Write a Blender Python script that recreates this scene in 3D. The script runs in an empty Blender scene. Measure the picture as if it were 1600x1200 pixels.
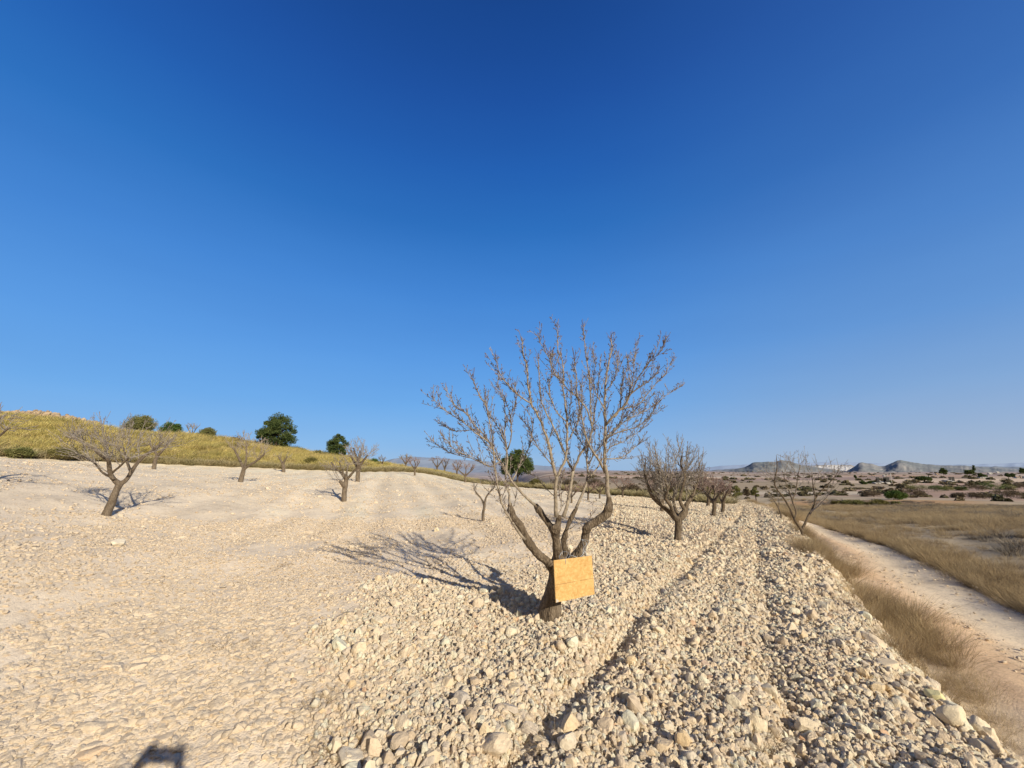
import bpy, math, random
import numpy as np
from mathutils import Vector, Matrix, Quaternion, noise as mnoise

R = math.radians
scene = bpy.context.scene
COL = scene.collection
rng = np.random.default_rng(11)
rnd = random.Random(5)

# ------------------------------------------------------------------ camera model (used to measure directions in the photo)
F = 600.0
PITCH = R(11.5)
CZ = 1.6
cp, sp = math.cos(PITCH), math.sin(PITCH)
SUN_AZ, SUN_EL = R(142.6), R(26.4)


def ray(px, py):
    xc = (px - 800) / F
    yc = (600 - py) / F
    up = yc * cp + sp
    fw = cp - yc * sp
    return xc / fw, up / fw


def at(px, py, Y):
    a, b = ray(px, py)
    return Vector((a * Y, Y, CZ + b * Y))


# ------------------------------------------------------------------ noise
def _h(ix, iy, seed):
    n = (ix.astype(np.int64) * 374761393 + iy.astype(np.int64) * 668265263 + seed * 1442695041) & 0xFFFFFFFF
    n = ((n ^ (n >> 13)) * 1274126177) & 0xFFFFFFFF
    n = (n ^ (n >> 16)) & 0xFFFFFFFF
    return n / 4294967295.0


def vnoise(x, y, seed=0):
    x = np.asarray(x, float); y = np.asarray(y, float)
    ix = np.floor(x); iy = np.floor(y)
    fx = x - ix; fy = y - iy
    fx = fx * fx * (3 - 2 * fx); fy = fy * fy * (3 - 2 * fy)
    a = _h(ix, iy, seed); b = _h(ix + 1, iy, seed); c = _h(ix, iy + 1, seed); d = _h(ix + 1, iy + 1, seed)
    return (a + (b - a) * fx) * (1 - fy) + (c + (d - c) * fx) * fy


def fbm(x, y, oct=4, seed=0):
    s = 0; a = .5; f = 1.0; t = 0
    for i in range(oct):
        s = s + a * vnoise(x * f + i * 17.3, y * f - i * 9.1, seed + i)
        t += a; a *= .5; f *= 2.03
    return s / t


def sstep(a, b, x):
    t = np.clip((x - a) / (b - a), 0, 1)
    return t * t * (3 - 2 * t)


def pl_dist(x, y, pts):
    """signed distance to an open polyline, positive on its right-hand side"""
    best = np.full(np.shape(x), 1e18); sgn = np.zeros(np.shape(x))
    for (x0, y0), (x1, y1) in zip(pts[:-1], pts[1:]):
        dx, dy = x1 - x0, y1 - y0
        L2 = dx * dx + dy * dy
        t = np.clip(((x - x0) * dx + (y - y0) * dy) / L2, 0, 1)
        ex = x - (x0 + t * dx); ey = y - (y0 + t * dy)
        d2 = ex * ex + ey * ey
        s = np.where((dx * (y - y0) - dy * (x - x0)) > 0, -1.0, 1.0)
        m = d2 < best - 1e-9
        best = np.where(m, d2, best); sgn = np.where(m, s, sgn)
    return np.sqrt(best) * sgn


def in_poly(x, y, poly):
    c = np.zeros(np.shape(x), bool)
    n = len(poly)
    for i in range(n):
        x0, y0 = poly[i]; x1, y1 = poly[(i + 1) % n]
        if y0 == y1: continue
        m = ((y0 > y) != (y1 > y)) & (x < (x1 - x0) * (y - y0) / (y1 - y0) + x0)
        c ^= m
    return c


# ------------------------------------------------------------------ lie of the land
EDGE = [(-6.5, -12.4), (1.9, .9), (2.7, 2.4), (3.3, 3.6), (4.0, 4.9), (5.3, 7.2), (7.1, 9.9), (10.2, 15.3), (13.8, 22.4), (16.5, 28)]
FIELD = [(-9, -12), (1.9, .9), (2.7, 2.4), (3.3, 3.6), (4.0, 4.9), (5.3, 7.2), (7.1, 9.9), (10.2, 15.3), (13.6, 22.0), (12.8, 24.5), (9.5, 30), (2, 38),
         (-7.3, 45), (-15.5, 40), (-22.7, 35), (-28.5, 29), (-30, 22), (-36, 8), (-38, -12)]
RIGHT_EDGE = [(-1, -12), (3.5, -3), (7.9, 6.5), (10.2, 10.86), (11.3, 14.3), (12.1, 16.6), (13.6, 19.8), (15.9, 24), (18.8, 29), (24, 37)]
RUTS = [([(-2.2, -1), (.1, 2.5), (.65, 3.4), (1.9, 5.2), (5.1, 9.9), (8.3, 14.7), (11, 19)], 1.15, .13),
        ([(.2, .3), (2, 3.3), (3.6, 6.06), (6.2, 10.2), (9.4, 15.5), (12, 20)], .6, .12),
        ([(-.9, .6), (1.1, 3.1), (2.3, 4.9), (4.2, 7.7), (6.5, 11)], .4, .1)]
COARSE = [(-.6, .2), (-.95, 1.6), (-1.3, 2.8), (-1.85, 4.7), (-1.5, 5.15), (-.5, 5.0), (.1, 5.3), (1.0, 7), (2.3, 10.5), (4.2, 18), (7, 27)]

ctl = []
for p in [(0, 0, 0), (-4, 0, .15), (4, -6, .25), (0, -12, -.2), (-30, -15, 1.5), (-60, 0, 4), (30, -20, -.7), (60, 0, -1.6), (0, -60, -2),
          (1.6, 1.2, 0.02), (-.9, 2.6, .03), (-2.5, 3, .10), (.42, 4.25, .085), (3, 3.4, -.04), (4.6, 6.2, -.06),
          (-60, 100, 3), (-150, 100, 5), (-100, 250, -5), (-200, 50, 8), (-300, 600, -14), (-20, 90, -2.5), (-40, 180, -7), (-90, 38, 7)]:
    ctl.append(p)
for px, py, Y in [(860, 962, 4.25), (167, 806, 8.4), (540, 783, 14), (755, 813, 10.5), (1060, 845, 8.7), (1255, 838, 10), (1115, 805, 15.6), (973, 776, 29),
                  (830, 763, 38), (1000, 777, 30), (1185, 791, 22), (700, 747, 45), (560, 737, 40), (400, 730, 35), (200, 722, 29), (0, 715, 22),
                  (380, 753, 18), (240, 733, 24), (557, 753, 20),
                  (0, 660, 38), (60, 657, 38), (110, 670, 40), (200, 681, 42), (300, 688, 45), (400, 701, 48), (480, 713, 50), (560, 725, 52), (620, 731, 52), (700, 741, 54)]:
    v = at(px, py, Y); ctl.append((v.x, v.y, v.z))
for px, py, Y, add in [(1400, 860, 10.86, .55), (1600, 960, 6.5, .55), (1300, 828, 14.3, .55), (1600, 1140, 3.9, .5), (1600, 800, 25, .55), (1600, 786, 40, .55),
                       (1350, 787, 38, .5)]:
    v = at(px, py, Y); ctl.append((v.x, v.y, v.z + add))
for px in (850, 1000, 1200, 1400, 1600):
    for py, Y in [(771, 70), (760, 105), (750, 186), (745, 330), (741, 620), (738, 1300), (736.5, 2600)]:
        if px < 950 and Y < 150: continue
        v = at(px, py, Y); ctl.append((v.x, v.y, v.z + .5))
for a in range(0, 360, 30):
    ctl.append((9000 * math.sin(R(a)), 9000 * math.cos(R(a)), -215))
ctl = np.array(ctl)
SC = 6.0


def _phi(r2):
    return np.where(r2 > 1e-12, .5 * r2 * np.log(r2 + 1e-20), 0)


_cu, _cv = np.arcsinh(ctl[:, 0] / SC), np.arcsinh(ctl[:, 1] / SC)
_n = len(ctl)
_K = _phi((_cu[:, None] - _cu[None]) ** 2 + (_cv[:, None] - _cv[None]) ** 2) + np.eye(_n) * 2e-3
_P = np.stack([np.ones(_n), _cu, _cv], 1)
_A = np.block([[_K, _P], [_P.T, np.zeros((3, 3))]])
_S = np.linalg.solve(_A, np.concatenate([ctl[:, 2], np.zeros(3)]))


def base_h(x, y):
    x = np.asarray(x, float); y = np.asarray(y, float)
    shp = x.shape
    u = np.arcsinh(x.ravel() / SC); v = np.arcsinh(y.ravel() / SC)
    out = np.empty(u.shape)
    for i in range(0, len(u), 40000):
        uu = u[i:i + 40000]; vv = v[i:i + 40000]
        out[i:i + 40000] = _phi((uu[:, None] - _cu) ** 2 + (vv[:, None] - _cv) ** 2) @ _S[:_n] + _S[_n] + _S[_n + 1] * uu + _S[_n + 2] * vv
    return out.reshape(shp)


def coarse_mask(x, y):
    d = pl_dist(x, y, COARSE) + (fbm(x * 1.3, y * 1.3, 3, 40) - .5) * 1.1
    return sstep(-.25, .35, d)


def height(x, y, fine=True):
    x = np.asarray(x, float); y = np.asarray(y, float)
    r = np.hypot(x, y)
    z = base_h(x, y)
    sd = pl_dist(x, y, EDGE)
    wob = (vnoise(x * .9, y * .9, 3) - .5) * .35
    z = z - .55 * sstep(-.02, .6, sd + wob * .6)
    if fine:
        near = np.exp(-(r / 60.0) ** 2)
        fld = sstep(.2, -.3, sd)
        cm = coarse_mask(x, y) * fld
        z = z + near * ((fbm(x * .55, y * .55, 3, 7) - .5) * .12 + fld * (fbm(x * 2.6, y * 2.6, 3, 8) - .5) * (.03 + .035 * cm))
        for pts, k, w in RUTS:
            d = pl_dist(x, y, pts) + (vnoise(x * 1.1, y * 1.1, 21) - .5) * .12
            kk = k * (.75 + .5 * vnoise(x * .8, y * .8, 22)) * fld
            z = z - .05 * kk * np.exp(-(d / (w * .75)) ** 2) + .016 * kk * np.exp(-((np.abs(d - .34)) / .2) ** 2) + .03 * kk * np.exp(-((np.abs(d + .34)) / .2) ** 2)
        z = z + near * fld * sstep(-1.7, -.5, sd) * (fbm(x * 3.1, y * 3.1, 3, 9) - .5) * .10
        # heaped row of stones along the field edge
        z = z + .05 * np.exp(-((sd + .45) / .3) ** 2) * near
        # old plough lines running away to the left over the rest of the field
        q = (x * math.cos(R(-17)) - y * math.sin(R(-17)))
        pm = fld * (1 - cm) * near * sstep(3, 9, y)
        z = z + pm * .035 * np.sin(q * 2 * math.pi / 1.15 + 2.2 * fbm(x * .2, y * .2, 2, 31)) * (.4 + .9 * vnoise(x * .35, y * .35, 33))
        # uneven ground away from the field
        bank = (1 - sstep(-1, 1, -np.where(x < 0, pl_dist(x, y, FIELD[11:]), 9))) * 0
        z = z + sstep(45, 160, r) * (fbm(x * .012, y * .012, 4, 12) - .5) * np.clip(r * .008, 0, 6)
    return z


def hz(x, y, fine=True):
    return float(height(np.array([x]), np.array([y]), fine)[0])


_Ys = np.concatenate([np.arange(1.5, 12, .06), np.geomspace(12, 3000, 600)])


def hit(px, py):
    a, b = ray(px, py)
    g = height(a * _Ys, _Ys) - (CZ + b * _Ys)
    i = np.nonzero(g > 0)[0]
    if len(i) == 0: return None
    i = i[0]
    if i == 0: Y = _Ys[0]
    else:
        t = g[i - 1] / (g[i - 1] - g[i]); Y = _Ys[i - 1] + t * (_Ys[i] - _Ys[i - 1])
    return Vector((a * Y, Y, CZ + b * Y))


# ------------------------------------------------------------------ materials
def new_mat(name, rough=.9):
    m = bpy.data.materials.new(name); m.use_nodes = True
    nt = m.node_tree
    b = nt.nodes['Principled BSDF']
    b.inputs['Roughness'].default_value = rough
    b.inputs['Specular IOR Level'].default_value = .15
    return m, nt, b


def N(nt, t, **kw):
    n = nt.nodes.new(t)
    for k, v in kw.items():
        if k.startswith('i_'):
            key = k[2:]
            n.inputs[int(key) if key.isdigit() else key.replace('_', ' ')].default_value = v
        else: setattr(n, k, v)
    return n


def L(nt, a, b): nt.links.new(a, b)


def ramp(nt, stops, interp='LINEAR'):
    n = nt.nodes.new('ShaderNodeValToRGB'); cr = n.color_ramp; cr.interpolation = interp
    while len(cr.elements) < len(stops): cr.elements.new(.5)
    for e, (p, c) in zip(cr.elements, stops):
        e.position = p; e.color = (c[0], c[1], c[2], 1)
    return n


def mix(nt, typ, fac, a, b):
    n = nt.nodes.new('ShaderNodeMix'); n.data_type = 'RGBA'; n.blend_type = typ
    for sock, val in ((0, fac), (6, a), (7, b)):
        if hasattr(val, 'is_output'): L(nt, val, n.inputs[sock])
        elif isinstance(val, (int, float)): n.inputs[sock].default_value = val
        else: n.inputs[sock].default_value = (val[0], val[1], val[2], 1)
    return n.outputs[2]


def simple_noise_mat(name, c1, c2, scale=8, rough=.9, bump=.3, detail=6, coord='Object', c3=None, stretch=None, random_amt=0.0, bdist=.01):
    m, nt, b = new_mat(name, rough)
    tc = N(nt, 'ShaderNodeTexCoord')
    src = tc.outputs[coord]
    if stretch:
        mp = N(nt, 'ShaderNodeMapping'); mp.inputs['Scale'].default_value = stretch; L(nt, src, mp.inputs[0]); src = mp.outputs[0]
    nz = N(nt, 'ShaderNodeTexNoise', i_Scale=scale, i_Detail=detail, i_Roughness=.65); L(nt, src, nz.inputs['Vector'])
    st = [(.3, c1), (.7, c2)] if c3 is None else [(.28, c1), (.5, c2), (.72, c3)]
    rp = ramp(nt, st); L(nt, nz.outputs['Fac'], rp.inputs[0])
    out = rp.outputs[0]
    if random_amt:
        oi = N(nt, 'ShaderNodeObjectInfo')
        r2 = ramp(nt, [(0, (1 - random_amt,) * 3), (1, (1 + random_amt,) * 3)]); L(nt, oi.outputs['Random'], r2.inputs[0])
        out = mix(nt, 'MULTIPLY', 1.0, out, r2.outputs[0])
    L(nt, out, b.inputs['Base Color'])
    if bump:
        bp = N(nt, 'ShaderNodeBump', i_Strength=bump, i_Distance=bdist); L(nt, nz.outputs['Fac'], bp.inputs['Height']); L(nt, bp.outputs[0], b.inputs['Normal'])
    return m


# stones: beige limestone, each one a little different
def stone_material(name, tint=(1, 1, 1), dust=0.0):
    m, nt, b = new_mat(name, .95)
    oi = N(nt, 'ShaderNodeObjectInfo')
    t = lambda c: tuple(a * k for a, k in zip(c, tint))
    t = lambda c: tuple(min(.9, a * k * g) for a, k, g in zip(c, tint, (1.58, 1.49, 1.42)))
    pal = ramp(nt, [(0, t((.40, .335, .245))), (.12, t((.50, .425, .32))), (.3, t((.60, .51, .385))), (.5, t((.54, .455, .335))), (.62, t((.64, .57, .45))), (.78, t((.45, .40, .33))),
                    (.86, t((.60, .52, .40))), (.95, t((.54, .43, .27))), (.985, t((.42, .39, .34))), (1, t((.46, .30, .18)))])
    L(nt, oi.outputs['Random'], pal.inputs[0])
    tc = N(nt, 'ShaderNodeTexCoord')
    nz = N(nt, 'ShaderNodeTexNoise', i_Scale=2.2, i_Detail=8, i_Roughness=.7); L(nt, tc.outputs['Object'], nz.inputs['Vector'])
    off = N(nt, 'ShaderNodeVectorMath', operation='SCALE', i_Scale=40.0)
    cxyz = N(nt, 'ShaderNodeCombineXYZ'); L(nt, oi.outputs['Random'], cxyz.inputs[0]); L(nt, oi.outputs['Random'], cxyz.inputs[2])
    L(nt, cxyz.outputs[0], off.inputs[0])
    add = N(nt, 'ShaderNodeVectorMath', operation='ADD'); L(nt, tc.outputs['Object'], add.inputs[0]); L(nt, off.outputs[0], add.inputs[1])
    L(nt, add.outputs[0], nz.inputs['Vector'])
    rp = ramp(nt, [(.25, (.72, .70, .68)), (.55, (1, 1, 1)), (.8, (1.14, 1.12, 1.08))]); L(nt, nz.outputs['Fac'], rp.inputs[0])
    c = mix(nt, 'MULTIPLY', 1.0, pal.outputs[0], rp.outputs[0])
    if dust: c = mix(nt, 'MIX', dust, c, (.77, .635, .465))
    L(nt, c, b.inputs['Base Color'])
    bp = N(nt, 'ShaderNodeBump', i_Strength=.5, i_Distance=.12); L(nt, nz.outputs['Fac'], bp.inputs['Height']); L(nt, bp.outputs[0], b.inputs['Normal'])
    return m


M_STONE = stone_material('limestone')
M_RUBBLE = stone_material('cleared_stone', (.54, .51, .465))
M_PEBBLE = stone_material('dusty_pebble', (.92, .90, .88), .7)


def ground_material():
    m, nt, b = new_mat('ground_soil', .97)
    g = N(nt, 'ShaderNodeNewGeometry')
    pos = g.outputs['Position']
    col = N(nt, 'ShaderNodeVertexColor', layer_name='Col')
    msk = N(nt, 'ShaderNodeVertexColor', layer_name='Mask')
    sep = N(nt, 'ShaderNodeSeparateColor'); L(nt, msk.outputs[0], sep.inputs[0])
    n1 = N(nt, 'ShaderNodeTexNoise', i_Scale=1.1, i_Detail=9, i_Roughness=.68); L(nt, pos, n1.inputs['Vector'])
    n2 = N(nt, 'ShaderNodeTexNoise', i_Scale=28, i_Detail=5, i_Roughness=.7); L(nt, pos, n2.inputs['Vector'])
    r1 = ramp(nt, [(.28, (.78, .76, .74)), (.5, (1, 1, 1)), (.75, (1.16, 1.15, 1.13))]); L(nt, n1.outputs['Fac'], r1.inputs[0])
    c = mix(nt, 'MULTIPLY', .8, col.outputs[0], r1.outputs[0])
    r2 = ramp(nt, [(.3, (.74, .72, .70)), (.5, (1, 1, 1)), (.72, (1.12, 1.12, 1.1))]); L(nt, n2.outputs['Fac'], r2.inputs[0])
    c = mix(nt, 'MULTIPLY', .75, c, r2.outputs[0])
    n3 = N(nt, 'ShaderNodeTexNoise', i_Scale=6.5, i_Detail=6, i_Roughness=.8); L(nt, pos, n3.inputs['Vector'])
    r3 = ramp(nt, [(.34, (.70, .67, .64)), (.47, (1, 1, 1)), (.62, (1.06, 1.06, 1.05)), (.72, (1.16, 1.15, 1.13))]); L(nt, n3.outputs['Fac'], r3.inputs[0])
    c = mix(nt, 'MULTIPLY', .8, c, r3.outputs[0])
    # pebbles
    vo = N(nt, 'ShaderNodeTexVoronoi', i_Scale=38, i_Randomness=1.0); L(nt, pos, vo.inputs['Vector'])
    vo2 = N(nt, 'ShaderNodeTexVoronoi', i_Scale=85, i_Randomness=1.0); L(nt, pos, vo2.inputs['Vector'])
    rv = ramp(nt, [(0, (.74, .72, .70)), (.5, (1, .99, .97)), (1, (1.2, 1.17, 1.12))])
    sv = N(nt, 'ShaderNodeSeparateColor'); L(nt, vo.outputs['Color'], sv.inputs[0]); L(nt, sv.outputs[0], rv.inputs[0])
    c2 = mix(nt, 'MULTIPLY', .8, c, rv.outputs[0])
    rd = ramp(nt, [(.35, (1, 1, 1)), (.75, (.62, .58, .54))]); L(nt, vo.outputs['Distance'], rd.inputs[0])
    c2 = mix(nt, 'MULTIPLY', .7, c2, rd.outputs[0])
    fin = mix(nt, 'MIX', sep.outputs[0], c, c2)
    L(nt, fin, b.inputs['Base Color'])
    # relief
    inv = N(nt, 'ShaderNodeMath', operation='SUBTRACT'); inv.inputs[0].default_value = 1; L(nt, vo.outputs['Distance'], inv.inputs[1])
    inv2 = N(nt, 'ShaderNodeMath', operation='SUBTRACT'); inv2.inputs[0].default_value = 1; L(nt, vo2.outputs['Distance'], inv2.inputs[1])
    m1 = N(nt, 'ShaderNodeMath', operation='MULTIPLY'); L(nt, inv.outputs[0], m1.inputs[0]); L(nt, sep.outputs[0], m1.inputs[1])
    s2 = N(nt, 'ShaderNodeMath', operation='MULTIPLY_ADD'); L(nt, inv2.outputs[0], s2.inputs[0]); s2.inputs[1].default_value = .4; L(nt, m1.outputs[0], s2.inputs[2])
    s3 = N(nt, 'ShaderNodeMath', operation='MULTIPLY_ADD'); L(nt, n2.outputs['Fac'], s3.inputs[0]); s3.inputs[1].default_value = .5; L(nt, s2.outputs[0], s3.inputs[2])
    s4 = N(nt, 'ShaderNodeMath', operation='MULTIPLY'); L(nt, s3.outputs[0], s4.inputs[0]); L(nt, sep.outputs[1], s4.inputs[1])
    bp = N(nt, 'ShaderNodeBump', i_Strength=.75, i_Distance=.013); L(nt, s4.outputs[0], bp.inputs['Height']); L(nt, bp.outputs[0], b.inputs['Normal'])
    return m


# ------------------------------------------------------------------ mesh helpers
class MB:
    def __init__(s): s.v = []; s.f = []; s.mi = []; s.n = 0

    def add(s, verts, faces, mi=0):
        o = s.n
        s.v.append(np.asarray(verts, float).reshape(-1, 3)); s.n += len(s.v[-1])
        for f in faces: s.f.append(tuple(i + o for i in f))
        s.mi += [mi] * len(faces)

    def tube(s, pts, rad, sides=6, mi=0, cap=True):
        pts = [Vector(p) for p in pts]
        n = len(pts)
        if n < 2: return
        t0 = (pts[1] - pts[0]).normalized()
        up = Vector((0, 0, 1)) if abs(t0.z) < .9 else Vector((1, 0, 0))
        a = t0.cross(up).normalized()
        vs = []
        for i in range(n):
            t = (pts[min(i + 1, n - 1)] - pts[max(i - 1, 0)])
            t = t.normalized() if t.length > 1e-9 else t0
            a = (a - t * a.dot(t)); a = a.normalized() if a.length > 1e-6 else t.orthogonal().normalized()
            b = t.cross(a)
            for k in range(sides):
                an = 2 * math.pi * k / sides
                q = pts[i] + (a * math.cos(an) + b * math.sin(an)) * rad[i]
                vs.append((q.x, q.y, q.z))
        fs = []
        for i in range(n - 1):
            for k in range(sides):
                k2 = (k + 1) % sides
                fs.append((i * sides + k, i * sides + k2, (i + 1) * sides + k2, (i + 1) * sides + k))
        if cap:
            fs.append(tuple(range(sides))[::-1]); fs.append(tuple((n - 1) * sides + k for k in range(sides)))
        s.add(vs, fs, mi)

    def box(s, c, d, mi=0, rz=0):
        x, y, z = d[0] / 2, d[1] / 2, d[2] / 2
        vs = [(-x, -y, -z), (x, -y, -z), (x, y, -z), (-x, y, -z), (-x, -y, z), (x, -y, z), (x, y, z), (-x, y, z)]
        cr, sr = math.cos(rz), math.sin(rz)
        vs = [(c[0] + a * cr - b * sr, c[1] + a * sr + b * cr, c[2] + e) for a, b, e in vs]
        s.add(vs, [(0, 3, 2, 1), (4, 5, 6, 7), (0, 1, 5, 4), (1, 2, 6, 5), (2, 3, 7, 6), (3, 0, 4, 7)], mi)

    def mesh(s, name, mats, smooth=True):
        me = bpy.data.meshes.new(name)
        v = np.concatenate(s.v) if s.v else np.zeros((0, 3))
        me.from_pydata(v.tolist(), [], s.f)
        for m in (mats if isinstance(mats, (list, tuple)) else [mats]): me.materials.append(m)
        if len(s.mi): me.polygons.foreach_set('material_index', np.array(s.mi, dtype=np.int32))
        if smooth: me.polygons.foreach_set('use_smooth', np.ones(len(me.polygons), bool))
        me.update()
        return me

    def obj(s, name, mats, parent=None, smooth=True):
        o = bpy.data.objects.new(name, s.mesh(name, mats, smooth)); COL.objects.link(o)
        if parent: o.parent = parent
        return o


def tag(o, label=None, cat=None, group=None, kind=None):
    if label: o['label'] = label
    if cat: o['category'] = cat
    if group: o['group'] = group
    if kind: o['kind'] = kind
    return o


def empty(name, loc, label, cat, group=None, rz=0):
    o = bpy.data.objects.new(name, None); COL.objects.link(o)
    o.empty_display_size = .1
    o.location = loc; o.rotation_euler = (0, 0, rz)
    return tag(o, label, cat, group)


def copy_tree(o, parent=None):
    c = o.copy(); COL.objects.link(c); c.parent = parent
    for ch in list(o.children): copy_tree(ch, c)
    return c


def local(o, m):
    """mesh built in world coordinates -> coordinates of an Empty at loc"""
    return m


def grid_mesh(name, V, nx, ny, mat, wrap=False):
    """V: (ny, nx, 3)"""
    me = bpy.data.meshes.new(name)
    me.vertices.add(nx * ny)
    me.vertices.foreach_set('co', V.reshape(-1).astype(np.float32))
    i = np.arange(ny - 1)[:, None]; j = np.arange(nx if wrap else nx - 1)[None]
    j2 = (j + 1) % nx
    q = np.stack([i * nx + j, i * nx + j2, (i + 1) * nx + j2, (i + 1) * nx + j], -1).reshape(-1, 4)
    nf = len(q)
    me.loops.add(nf * 4); me.loops.foreach_set('vertex_index', q.reshape(-1).astype(np.int32))
    me.polygons.add(nf)
    me.polygons.foreach_set('loop_start', (np.arange(nf) * 4).astype(np.int32))
    me.polygons.foreach_set('loop_total', np.full(nf, 4, np.int32))
    me.update(calc_edges=True)
    me.polygons.foreach_set('use_smooth', np.ones(nf, bool))
    me.materials.append(mat)
    return me


def set_col(me, name, arr):
    a = me.color_attributes.new(name, 'FLOAT_COLOR', 'POINT')
    c = np.ones((len(me.vertices), 4), np.float32); c[:, :3] = arr
    a.data.foreach_set('color', c.reshape(-1))


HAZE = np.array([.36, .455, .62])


def haze(c, d, k=1.0):  # distance haze blended into the surface colour itself
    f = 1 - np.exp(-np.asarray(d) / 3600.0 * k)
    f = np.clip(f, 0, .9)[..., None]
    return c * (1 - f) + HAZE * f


# ------------------------------------------------------------------ ground
def build_ground():
    ang = np.concatenate([np.arange(-64, 64, .18), np.arange(64, 296, 2.5)])
    rad = np.concatenate([[.02, .2, .4], np.geomspace(.6, 9500, 740)])
    A, Rr = np.meshgrid(np.radians(ang), rad)
    X = Rr * np.sin(A); Y = Rr * np.cos(A)
    x, y = X.ravel(), Y.ravel()
    z = height(x, y)
    r = np.hypot(x, y)
    V = np.stack([x, y, z], 1)
    me = grid_mesh('ground', V, len(ang), len(rad), ground_material(), wrap=True)
    infield = in_poly(x, y, FIELD)
    sd = pl_dist(x, y, EDGE)
    cm = coarse_mask(x, y)
    n0 = fbm(x * .35, y * .35, 4, 50); n1 = fbm(x * .08, y * .08, 4, 51); n2 = fbm(x * 1.7, y * 1.7, 3, 52)
    c = np.zeros((len(x), 3))
    soil = np.array([.94, .775, .565]); pale = np.array([.97, .84, .61]); stony = np.array([.60, .475, .335])
    t = np.clip((y - 6) / 26, 0, 1)[:, None]
    fieldc = soil * (1 - t) + pale * t
    fieldc = fieldc * (.90 + .22 * n0)[:, None]
    fieldc = fieldc * (1 - cm[:, None]) + (stony * (.9 + .2 * n0)[:, None]) * cm[:, None]
    # rows of darker stones between plough passes
    q = (x * math.cos(R(-17)) - y * math.sin(R(-17)))
    strp = .5 + .5 * np.sin(q * 2 * math.pi / 2.3 + 3 * fbm(x * .15, y * .15, 2, 60))
    fieldc *= (1 - .10 * strp * sstep(5, 12, y))[:, None]
    # land outside the field
    straw = np.array([.52, .41, .27]); drygreen = np.array([.33, .285, .165]); brown = np.array([.30, .235, .165]); grey = np.array([.48, .39, .265])
    oc = straw * (1 - n1[:, None]) + grey * n1[:, None]
    oc = oc * (.7 + .6 * n0)[:, None]
    # slope on the left: golden green tussock
    left = sstep(1.5, -4, x - y * -.18 + 0) * (r < 400)
    tuss = np.array([.60, .49, .18]) * (.65 + .7 * n0)[:, None]
    lm = (sstep(6, -6, x + 2) * sstep(500, 200, r))[:, None]
    oc = oc * (1 - lm) + tuss * lm
    # cultivated plain: long plots
    ph = R(28)
    ua = x * math.cos(ph) + y * math.sin(ph); ub = -x * math.sin(ph) + y * math.cos(ph)
    wob = (fbm(x * .004, y * .004, 2, 70) - .5) * 1.2
    ca = np.floor(ua / 160 + wob); cb = np.floor(ub / 46 + wob + _h(ca, ca * 0, 3) * 3)
    h1 = _h(ca, cb, 9)
    pal = np.array([[.44, .33, .24], [.34, .28, .225], [.50, .42, .32], [.30, .265, .20], [.42, .325, .265], [.27, .225, .17], [.37, .325, .235], [.58, .50, .39], [.44, .34, .255], [.36, .29, .25]])
    pc = pal[np.clip((h1 * len(pal)).astype(int), 0, len(pal) - 1)] * np.array([1.18, 1.04, .94]) * (.75 + .5 * fbm(x * .03, y * .03, 3, 71))[:, None]
    fm = sstep(62, 95, r)[:, None] * (1 - lm)
    oc = oc * (1 - fm) + pc * fm
    lat = x / np.maximum(y, .1)
    # red earth strip at the foot of the grass field, and a pale cut terrace behind it
    wv = (fbm(x * .05, y * .05, 3, 80) - .5)
    m = sstep(34.5, 36.5, y + wv * 5) * sstep(47, 43, y + wv * 5) * sstep(.64, .72, lat) * sstep(1.3, 1.05, lat)
    oc = oc * (1 - m[:, None] * .85) + np.array([.60, .345, .155]) * m[:, None] * .85
    m = sstep(66, 68, y + wv * 8) * sstep(84, 80, y + wv * 8) * sstep(.42, .46, lat) * sstep(.93, .90, lat) * (front := 1.0)
    oc = oc * (1 - m[:, None] * .9) + np.array([.66, .55, .40]) * m[:, None] * .9
    m = sstep(125, 130, y) * sstep(152, 146, y) * sstep(.85, 1.0, lat)
    oc = oc * (1 - m[:, None] * .8) + np.array([.50, .38, .28]) * m[:, None] * .8
    m = sstep(300, 320, y + wv * 60) * sstep(380, 360, y + wv * 60) * sstep(.4, .5, lat) * sstep(.8, .7, lat)
    oc = oc * (1 - m[:, None] * .7) + np.array([.6, .52, .40]) * m[:, None] * .7
    # verge directly right of the stones
    vm = (sstep(-.1, .15, sd) * sstep(2.2, .8, sd))[:, None] * (x > -2)[:, None]
    oc = oc * (1 - vm) + np.array([.36, .27, .165]) * (.8 + .4 * n2)[:, None] * vm
    edge = np.where(infield, 1.0, 0.0)
    c = oc * (1 - edge[:, None]) + fieldc * edge[:, None]
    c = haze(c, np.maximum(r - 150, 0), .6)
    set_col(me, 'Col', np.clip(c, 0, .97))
    mask = np.zeros((len(x), 3))
    mask[:, 0] = edge * (.14 + .86 * cm) * sstep(60, 15, r) + (1 - edge) * .12 * sstep(60, 15, r)
    mask[:, 1] = sstep(140, 20, r)
    set_col(me, 'Mask', mask)
    o = bpy.data.objects.new('ground', me); COL.objects.link(o); tag(o, kind='structure')
    return o


def offset_poly(pts, d):
    out = []
    for i, p in enumerate(pts):
        a = Vector(pts[max(i - 1, 0)]); b = Vector(pts[min(i + 1, len(pts) - 1)])
        t = (b - a).normalized()
        out.append((p[0] - t.y * d, p[1] + t.x * d))
    return out


def resample(pts, step):
    P = [np.array(p, float) for p in pts]
    d = [0]
    for a, b in zip(P[:-1], P[1:]): d.append(d[-1] + np.linalg.norm(b - a))
    s = np.arange(0, d[-1], step)
    A = np.array(P)
    out = np.stack([np.interp(s, d, A[:, k]) for k in range(A.shape[1])], 1)
    for _ in range(3):
        out[1:-1] = (out[:-2] + 2 * out[1:-1] + out[2:]) / 4
    return out


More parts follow.
